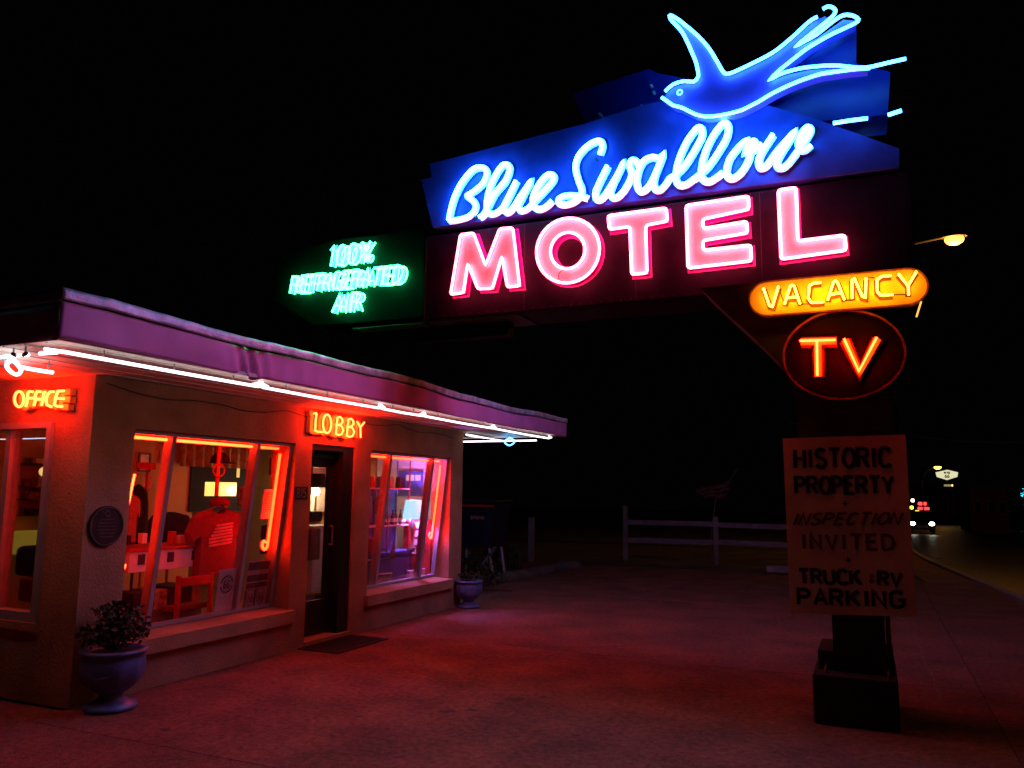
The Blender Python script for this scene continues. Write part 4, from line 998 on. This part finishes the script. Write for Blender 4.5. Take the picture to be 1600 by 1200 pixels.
# door view: bright lamp, white cabinets
lp = at(494, 768, 0, -7.4)
t = thing('floor_lamp', 'dark shaded lamp with a glaring bulb seen through the lobby door', 'lamp', (lp.x, lp.y, .05))
obj('lamp_base', lathe(B(), [(.12,0),(.12,.02),(.015,.04),(.015,lp.z+.1-.051)], (lp.x, lp.y, .051), 14), K['galv'], t)
bm = B(); n = 24; r = [[bm.verts.new((lp.x+q_*math.cos(i*2*math.pi/n), lp.y+q_*math.sin(i*2*math.pi/n), z)) for i in range(n)] for q_, z in ((.16, lp.z+.06), (.12, lp.z+.26))]
for i in range(n): bm.faces.new((r[0][i], r[0][(i+1) % n], r[1][(i+1) % n], r[1][i]))
obj('lamp_shade', bm, K['darkcloth'], t, smooth=True)
bm = B(); bmesh.ops.create_uvsphere(bm, u_segments=16, v_segments=10, radius=.05, matrix=Matrix.Translation(lp)); obj('bulb', bm, em('bulb_glow', (1,.72,.35), 420), t, smooth=True)
ybox('back_counter', K['white'], 'white counter glowing violet beyond the lobby door', 'counter', 486, 820, 524, 925, -7.0, .3)
ybox('wicker_basket', K['wood'], 'brown basket in front of the white counter beyond the door', 'basket', 484, 826, 502, 876, -6.8, .12, bev=.01)
ybox('dark_box', K['darkcloth'], 'black box under the glaring lamp beyond the door', 'box', 486, 799, 504, 815, -6.95, .2)
ybox('bright_poster', K['white'], 'white poster behind the glaring lamp beyond the door', 'poster', 486, 726, 512, 800, -7.6, .02)
ybox('red_rail', K['redmetal'], 'thin red upright just inside the lobby door glass', 'post', 514, 738, 517, 855, -6.2, .02)
tag(obj('potted_plant', lathe(B(), [(.09,0),(.13,.2),(.12,.22)], (-6.6, ipt(492,905,-6.6).y, .051), 12), K['darkcloth']), 'dark pot low behind the door glass', 'pot')
# office window view
def oy(px, py, Y): return at(px, py, 1, Y)
def xbox(name, m, label, cat, px0, py0, px1, py1, Y, dy, group=None, bev=.004):
    a, b = oy(px0, py1, Y), oy(px1, py0, Y)
    return tag(bx(name, m, None, min(a.x,b.x), max(a.x,b.x), Y, Y+dy, a.z, b.z, bev=bev), label, cat, group)
t = thing('goods_shelf', 'dark shelf rack filled with small goods behind the office window', 'shelf', (-8, 5.6, .05))
a, b = oy(-30, 800, 5.6), oy(62, 700, 5.6)
bx('back_panel', K['wood'], t, a.x, b.x-.0, 5.86, 5.88, .06, b.z)
for py in (724, 760, 780, 805): z = oy(40, py, 5.6).z; bx('shelf', K['wood'], t, a.x, b.x, 5.6, 5.859, z-.012, z)
rn = random.Random(11)
for py in (724, 760, 780, 805):
    z = oy(40, py, 5.6).z+.001; x = a.x+.03; kk = 0
    while x < b.x-.12:
        w_ = rn.uniform(.05,.11); h = rn.uniform(.05,.11)
        o = bx('packet', K[rn.choice(['goods','paper','redmetal','goods','darkcloth','curtain'])], t, x, x+w_, 5.63, 5.78, z, z+h, bev=.004); x += w_+rn.uniform(.01,.05)
lp = oy(69, 737, 5.25); t = thing('globe_lamp', 'round glowing cream globe lamp behind the office window', 'lamp', (lp.x, lp.y, lp.z)); bm = B(); bmesh.ops.create_uvsphere(bm, u_segments=20, v_segments=12, radius=.047, matrix=Matrix.Translation(lp)); obj('globe', bm, em('globe_glow', (1,.62,.2), 1.6), t, smooth=True); obj('stem', sweep(B(), [lp+Vector((0,0,-.045)), lp+Vector((0,0,-.2))], circ(.01, 6), (1,0,0)), K['bronze'], t)
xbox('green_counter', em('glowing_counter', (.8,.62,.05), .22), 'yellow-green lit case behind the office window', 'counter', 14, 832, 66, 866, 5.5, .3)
xbox('dark_armchair', K['darkcloth'], 'dark armchair low behind the office window', 'armchair', 18, 855, 60, 900, 5.0, .4, bev=.05)
xbox('picture_frame', K['paper'], 'framed picture above the goods behind the office window', 'picture', 33, 695, 46, 724, 5.85, .02)
xbox('red_boxes', K['redcloth'], 'low red cushion at the foot of the office window', 'cushion', 25, 905, 55, 940, 4.9, .3, bev=.03)
xbox('tube_reflection_strip', em('reflected_tube_glow', (.8,.85,1), 2.2), 'thin white glowing strip imitating an eaves tube reflected high in the office window', 'reflection', -20, 684, 80, 687, 4.75, .02)  # glowing strip standing in for the eaves tube's reflection in the glass

# added unseen warm fitting that lights the lobby
t = thing('lobby_fill_light', 'small warm added fitting inside the lobby', 'reflection', (-7.3, 5.9, 2.33))
obj('glow', lathe(B(), [(.12,-.05),(.13,-.03),(.06,0)], (-7.3, 5.9, 2.329), 20), em('warm_fill_glow', (1,.42,.10), 6), t, smooth=True)

# ------------------------------------------------------------------ background
# rail fence
t = thing('rail_fence', 'weathered white two rail wooden fence beyond the forecourt', 'fence', (-3.5, 20, gz(20)))
FYf = 20.0; zf = gz(20)
xsF = [at(977, 800, 1, FYf).x, at(1118, 800, 1, FYf).x, at(1245, 800, 1, FYf).x, at(1370,800,1,FYf).x]
hp = [1.29, 1.06, 1.06, 1.0]
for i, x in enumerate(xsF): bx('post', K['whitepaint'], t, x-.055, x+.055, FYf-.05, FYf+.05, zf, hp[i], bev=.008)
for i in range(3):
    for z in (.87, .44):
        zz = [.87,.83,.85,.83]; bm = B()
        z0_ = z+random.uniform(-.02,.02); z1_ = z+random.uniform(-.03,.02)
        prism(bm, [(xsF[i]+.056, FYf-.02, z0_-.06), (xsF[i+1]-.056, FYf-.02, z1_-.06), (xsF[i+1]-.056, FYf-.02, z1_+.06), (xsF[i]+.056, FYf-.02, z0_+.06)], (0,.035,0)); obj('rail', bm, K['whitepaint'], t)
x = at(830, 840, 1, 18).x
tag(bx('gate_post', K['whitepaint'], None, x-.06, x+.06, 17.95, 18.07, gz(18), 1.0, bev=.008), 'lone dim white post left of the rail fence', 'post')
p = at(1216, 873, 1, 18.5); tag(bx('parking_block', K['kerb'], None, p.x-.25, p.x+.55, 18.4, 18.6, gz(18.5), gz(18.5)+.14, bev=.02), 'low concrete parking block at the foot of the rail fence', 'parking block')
# blue bin
t = thing('skip_bin', 'dark blue steel bin with pink lit rim beyond the end of the lobby', 'bin', (-6.45, 13.4, 0))
x0, x1b = -6.95, -6.13
prism(bm := B(), [(x0+.1, 13, .62), (x1b-.12, 13, .62), (x1b-.03, 13, 1.40), (x0, 13, 1.40)], (0,.7,0)); obj('bin_body', bm, K['blueb'], t)
bx('rim', K['blueb'], t, x0-.02, x1b+.0, 12.96, 13.74, 1.401, 1.45, bev=.008); bx('stripe', K['redmetal'], t, x0, x1b-.04, 12.985, 12.998, 1.33, 1.365)
bm = B()
for i in range(8): box(bm, -6.62+i*.035, -6.60+i*.035, 12.985, 12.999, 1.10+(i % 3)*.01, 1.17-(i % 2)*.012)
obj('faded_lettering', bm, K['whitepaint'], t)
for a, b in (((-6.2,13.1,0),(-6.3,13.1,.62)), ((-6.75,13.1,0),(-6.75,13.1,.62)), ((-6.2,13.6,0),(-6.3,13.6,.62)), ((-6.75,13.6,0),(-6.75,13.6,.62)), ((-6.45,13.05,.25),(-6.15,13.05,.62))):
    obj('leg', sweep(B(), [a, b], circ(.03, 6), (1,0,0)), K['galv'], t)
# planting bed with low stones and shrub
t = thing('stone_edging', 'low stone edging of the bed beside the far urn', 'edging', (-6, 13, 0))
rn = random.Random(5)
for i in range(14):
    y = 12.2+i*.33; x = -6.2+.02*i; bm = B(); bmesh.ops.create_icosphere(bm, subdivisions=2, radius=.17)
    for v in bm.verts: v.co = Vector((v.co.x*1.0, v.co.y*1.1, v.co.z*.7))*(1+.25*noise.noise(v.co*6+Vector((i,0,0))))+Vector((x, y, .05))
    obj('stone', bm, K['dirt'], t)
def leafy(name, label, cat, c, r, h, n, m=K['leaf'], trunk=False, group=None):
    t = thing(name, label, cat, (c[0], c[1], c[2]), group); rn = random.Random(int(c[0]*100)); bm = B()
    cl = [Vector((rn.gauss(0,.42)*r, rn.gauss(0,.42)*r, (rn.random()*.85+.12)*h)) for i in range(max(8, n//40))]
    for i in range(n):
        q = rn.choice(cl); c_ = Vector(c)+q+Vector((rn.gauss(0,1), rn.gauss(0,1), rn.gauss(0,1)))*.16*r; d = Vector((rn.uniform(-1,1), rn.uniform(-1,1), rn.uniform(-1,1))).normalized()*r*.09; e_ = d.cross(Vector((rn.random(), rn.random(), 1))).normalized()*r*.045
        bm.faces.new([bm.verts.new(v) for v in (c_-d, c_+e_, c_+d, c_-e_)])
    obj('crown', bm, m, t, kind='stuff')
    bm = B(); sweep(bm, [(c[0], c[1], c[2]), (c[0]+.04*r, c[1], c[2]+h*.5)], circ(.06*r, 7), (1,0,0))
    for q in cl[:7]: sweep(bm, [Vector(c)+Vector((.02*r,0,h*.3)), Vector(c)+q], circ(.02*r, 5), (1,0,0))
    obj('trunk', bm, K['wood'], t)
leafy('bed_shrub', 'dark shrub in the bed right behind the far urn', 'shrub', (-5.8, 11.8, 0), .45, .5, 500)
leafy('bed_shrub', 'low dark shrub further back along the stone edging', 'shrub', (-6.6, 14.3, 0), .5, .5, 400)
leafy('roadside_tree', 'dim leafy tree behind the pole of the far white shield sign', 'tree', (8.3, 150, gz(150)), 4.0, 6.0, 2000)
leafy('roadside_tree', 'barely visible tree right of the dim roadside building', 'tree', (11.4, 82, gz(82)), 2.4, 3.4, 1200)
# dark wing and flag
t = thing('flag', 'striped flag on a leaning pole behind the rail fence', 'flag', (-4.2, 24, gz(24)))
P0, P1 = at(1118, 782, 1, 24), at(1152, 733, 1, 24)
obj('pole', sweep(B(), [(P0.x-.25, 24, gz(24)), tuple(P0), tuple(P1)], circ(.02, 6), (1,0,0)), K['whitepaint'], t)
for i in range(7):
    bm = B(); n = 10; a = at(1142-1.2*i, 750+4.2*i, 1, 24); b = at(1085+3*i, 768+1.8*i, 1, 24)
    g = [[bm.verts.new((a.x+(b.x-a.x)*u/n, 24+.06*math.sin(u*1.3+i*.3), a.z+(b.z-a.z)*u/n-.035*math.sin(u*.6)+dz)) for dz in (-.035, .035)] for u in range(n+1)]
    for u in range(n): bm.faces.new((g[u][0], g[u+1][0], g[u+1][1], g[u][1]))
    obj('stripe', bm, K['redcloth'] if i % 2 == 0 else K['whitepaint'], t)
# roadside building
t = thing('roadside_building', 'dim brownish roadside building across the road', 'building', (7.6, 72, gz(72)))
bz = gz(72)
bx('wall', mat('brown_brick_far', (.25,.12,.07), .9), t, 6.7, 9.2, 70, 78, bz, 2.3); bx('roof', K['roof'], t, 6.5, 9.4, 69.8, 78.2, 2.301, 2.5)
for x in (7.0, 7.9, 8.6): f = bx('window', K['frame'], t, x, x+.5, 69.95, 69.999, 0.4, 1.3); bx('pane', K['darkcloth'], f, x+.05, x+.45, 69.93, 69.949, .45, 1.25)
# far shield sign
t = thing('shield_sign', 'white lit shield shaped sign on a pole far down the road', 'sign', (9.1, 120, gz(120)))
hx = [(1462,738),(1480,734),(1497,738),(1496,745),(1480,750),(1464,745)]
obj('sign_face', prism(B(), [at(a, b, 1, 120) for a, b in hx], (0,.4,0)), em('lit_shield', (.95,.9,.55), .8), t)
p0 = at(1480, 750, 1, 120); obj('pole', sweep(B(), [(p0.x, 120.2, gz(120)), (p0.x, 120.2, p0.z)], circ(.12, 8), (1,0,0)), K['wire'], t)
bm = B()
for s_, p_, w_, h_ in (('66', (1476.5,746.5), 7, 4.6), ('RTE', (1475.5,740), 9, 2.4)):
    A = at(*p_, 1, 119.95)
    for l in place_word(s_, A, (at(p_[0]+w_, p_[1], 1, 119.95)-A), (at(p_[0], p_[1]-h_, 1, 119.95)-A)):
        for st in l: sweep(bm, st, rect(.09, .04))
obj('lettering', bm, K['ink'], t)
a, b = at(1475, 760, 1, 119.8), at(1488, 757, 1, 119.8); bx('lower_plate', em('dim_plate', (.8,.7,.3), .35), t, a.x, b.x, 119.8, 119.9, a.z, b.z)
# street lamps
def street_lamp(px, py, Y, polepx, r, label, s, sideways=1):
    p = at(px, py, 1, Y); q = at(polepx, py+20, 1, Y)
    t = thing('street_lamp', label, 'street lamp', (q.x, Y, gz(Y)), 'sodium street lamps along the road')
    obj('pole', sweep(B(), [(q.x, Y, gz(Y)), (q.x, Y, q.z)], circ(.09, 10), (1,0,0)), K['wire'], t)
    obj('arm', sweep(B(), sm([Vector((q.x, Y, q.z-.05)), Vector((q.x+(p.x-q.x)*.3, Y, q.z+(p.z-q.z)*.6)), Vector((p.x-.25*sideways, Y, p.z+.12))], 5), circ(.04, 8), (0,1,0)), K['wire'], t)
    bm = B(); bmesh.ops.create_uvsphere(bm, u_segments=16, v_segments=10, radius=1); 
    for v in bm.verts: v.co = Vector((v.co.x*r*2.0, v.co.y*r*1.2, max(v.co.z, 0)*r*.8+.08))+p
    obj('lamp_head', bm, K['galv'], t, smooth=True)
    bm = B(); bmesh.ops.create_uvsphere(bm, u_segments=16, v_segments=10, radius=1)
    for v in bm.verts: v.co = Vector((v.co.x*r*1.5, v.co.y*r*1.2, v.co.z*r))+p
    obj('lens', bm, em('sodium_glow', (1,.33,.035), s), t, smooth=True)
    l = bpy.data.lights.new('sodium_lamp', 'POINT'); l.energy = 420 if Y < 50 else 40; l.color = (1,.36,.05); l.shadow_soft_size = .15
    o = bpy.data.objects.new('sodium_lamp', l); C.objects.link(o); o.parent = t; o.location = (p.x-q.x, 0, p.z-.7-gz(Y))
street_lamp(1491, 374, 30, 1372, .20, 'bright sodium street lamp on a long arm right of the motel sign', 6)
street_lamp(1465, 730, 110, 1440, .26, 'small sodium street lamp above the far white shield sign', 14)
# overhead wire
pa, pb = at(1395, 676, 1, 60), at(1640, 690, 1, 60)
pw_ = [pa+(pb-pa)*(i/8)+Vector((0,0,-.3*math.sin(i/8*math.pi))) for i in range(-6, 12)]
tag(obj('overhead_wire', sweep(B(), pw_, circ(.02, 5), (0,0,1)), mat('grey_cable', (.3,.25,.22), .6)), 'thin overhead wire crossing behind the painted board', 'wire')
# far teal neon at the right edge
a, b = at(1595, 786, 1, 90), at(1606, 762, 1, 90)
t = thing('far_neon_sign', 'teal neon sign cut by the right edge of the picture', 'neon sign', (a.x, 90, gz(90)))
bx('sign_box', K['darkcloth'], t, a.x-.1, b.x+.8, 90.05, 90.3, a.z-.3, b.z+.3); bx('post', K['galv'], t, a.x+.4, a.x+.5, 90.1, 90.2, gz(90), a.z-.31)
obj('tube', sweep(B(), [tuple(at(x_, y_, 1, 90)) for x_, y_ in ((1600,764),(1597,770),(1597,784),(1602,788))], circ(.12, 6)), em('teal_neon', (.05,.7,1), 3), t)
# car: dark saloon with lamps on, driving toward the camera
CY_ = 60.0; cz_ = gz(CY_)
cl, cr = at(1426, 818, 1, CY_), at(1456, 818, 1, CY_)
cxm = (cl.x+cr.x)/2; hw = (cr.x-cl.x)/2+.2; hz = cl.z
t = thing('approaching_car', 'dark car with bright headlights coming along the road', 'car', (cxm, CY_+2, cz_))
side = [(0,.28),(0,.75),(.15,.85),(1.1,.98),(1.75,1.42),(3.1,1.45),(3.9,1.05),(4.4,1.0),(4.45,.3)]
bm = B(); prism(bm, [(cxm-hw, CY_+y, cz_+z) for y, z in side], (hw*2,0,0)); obj('body', bm, K['carpaint'], t)
bm = B(); prism(bm, [(cxm-hw+.12, CY_+1.16, cz_+1.03), (cxm+hw-.12, CY_+1.16, cz_+1.03), (cxm+hw-.2, CY_+1.68, cz_+1.38), (cxm-hw+.2, CY_+1.68, cz_+1.38)], (0,-.012,.008)); obj('windscreen', bm, mat('dark_glass', (.02,.02,.02), .08, spec=.8), t)
for x in (cxm-hw+.09, cxm+hw-.09):
    for y in (.85, 3.5):
        bm = lathe(B(), [(.2,-.09),(.31,-.09),(.31,.09),(.2,.09)], (0,0,0), 20); o = obj('wheel', bm, K['black'], t); o.matrix_parent_inverse = Matrix.Identity(4); o.location = (x-cxm, CY_+y-(CY_+2), .31); o.rotation_euler = (0, math.pi/2, 0)
for x in (cl.x, cr.x):
    bm = B(); bmesh.ops.create_uvsphere(bm, u_segments=12, v_segments=8, radius=.17, matrix=Matrix.Translation((x, CY_+.03, hz))@Matrix.Diagonal((1.1,.5,.75,1))); obj('headlight', bm, em('headlight_glow', (1,.95,.75), 12), t, smooth=True)
bx('grille', K['galv'], t, cxm-.35, cxm+.35, CY_-.02, CY_-.001, cz_+.4, cz_+.55)
# small distant lights
def dl(px, py, Y, w_, h_, col, s, label, name='distant_light', cat='light'):
    a, b = at(px-w_/2, py+h_/2, 1, Y), at(px+w_/2, py-h_/2, 1, Y)
    t = thing(name, label, cat, (a.x, Y, gz(Y)))
    bx('lamp', em('distant_glow', col, s), t, a.x, b.x, Y, Y+.1, a.z, b.z, bev=min(abs(b.x-a.x), abs(b.z-a.z))*.3)
    bx('post', K['wire'], t, (a.x+b.x)/2-.04, (a.x+b.x)/2+.04, Y+.11, Y+.2, gz(Y), b.z)
dl(1426, 782, 130, 5, 5, (1,.8,.7), 4, 'small white light above the approaching car', cat='light')
dl(1441, 787, 125, 13, 4.5, (1,.03,.03), 4, 'upper red bar of light above the approaching car', 'distant_sign', 'sign')
dl(1443, 794.5, 124, 18, 4, (1,.03,.04), 3, 'lower red bar of light above the approaching car', 'distant_sign', 'sign')
dl(1424.5, 793, 122, 5, 5, (1,.75,.05), 3, 'square yellow light left of the red bars', 'distant_sign', 'sign')
dl(1433, 798.5, 121, 6, 2, (1,.6,.05), 2.5, 'tiny orange light under the red bars', 'distant_sign', 'sign')
dl(1561, 801, 95, 3, 3, (1,.25,.08), .5, 'faint upper orange lamp right of the dim building')
dl(1561, 808, 94, 3, 3, (1,.18,.06), .4, 'faint lower orange lamp right of the dim building')
dl(1509, 807, 100, 1.5, 1.5, (.8,.9,1), 2, 'pinpoint white lamp left of the dim building')
dl(1488, 758.5, 118, 2, 3, (1,.7,.2), 2.5, 'tiny yellow lamp under the far shield sign')
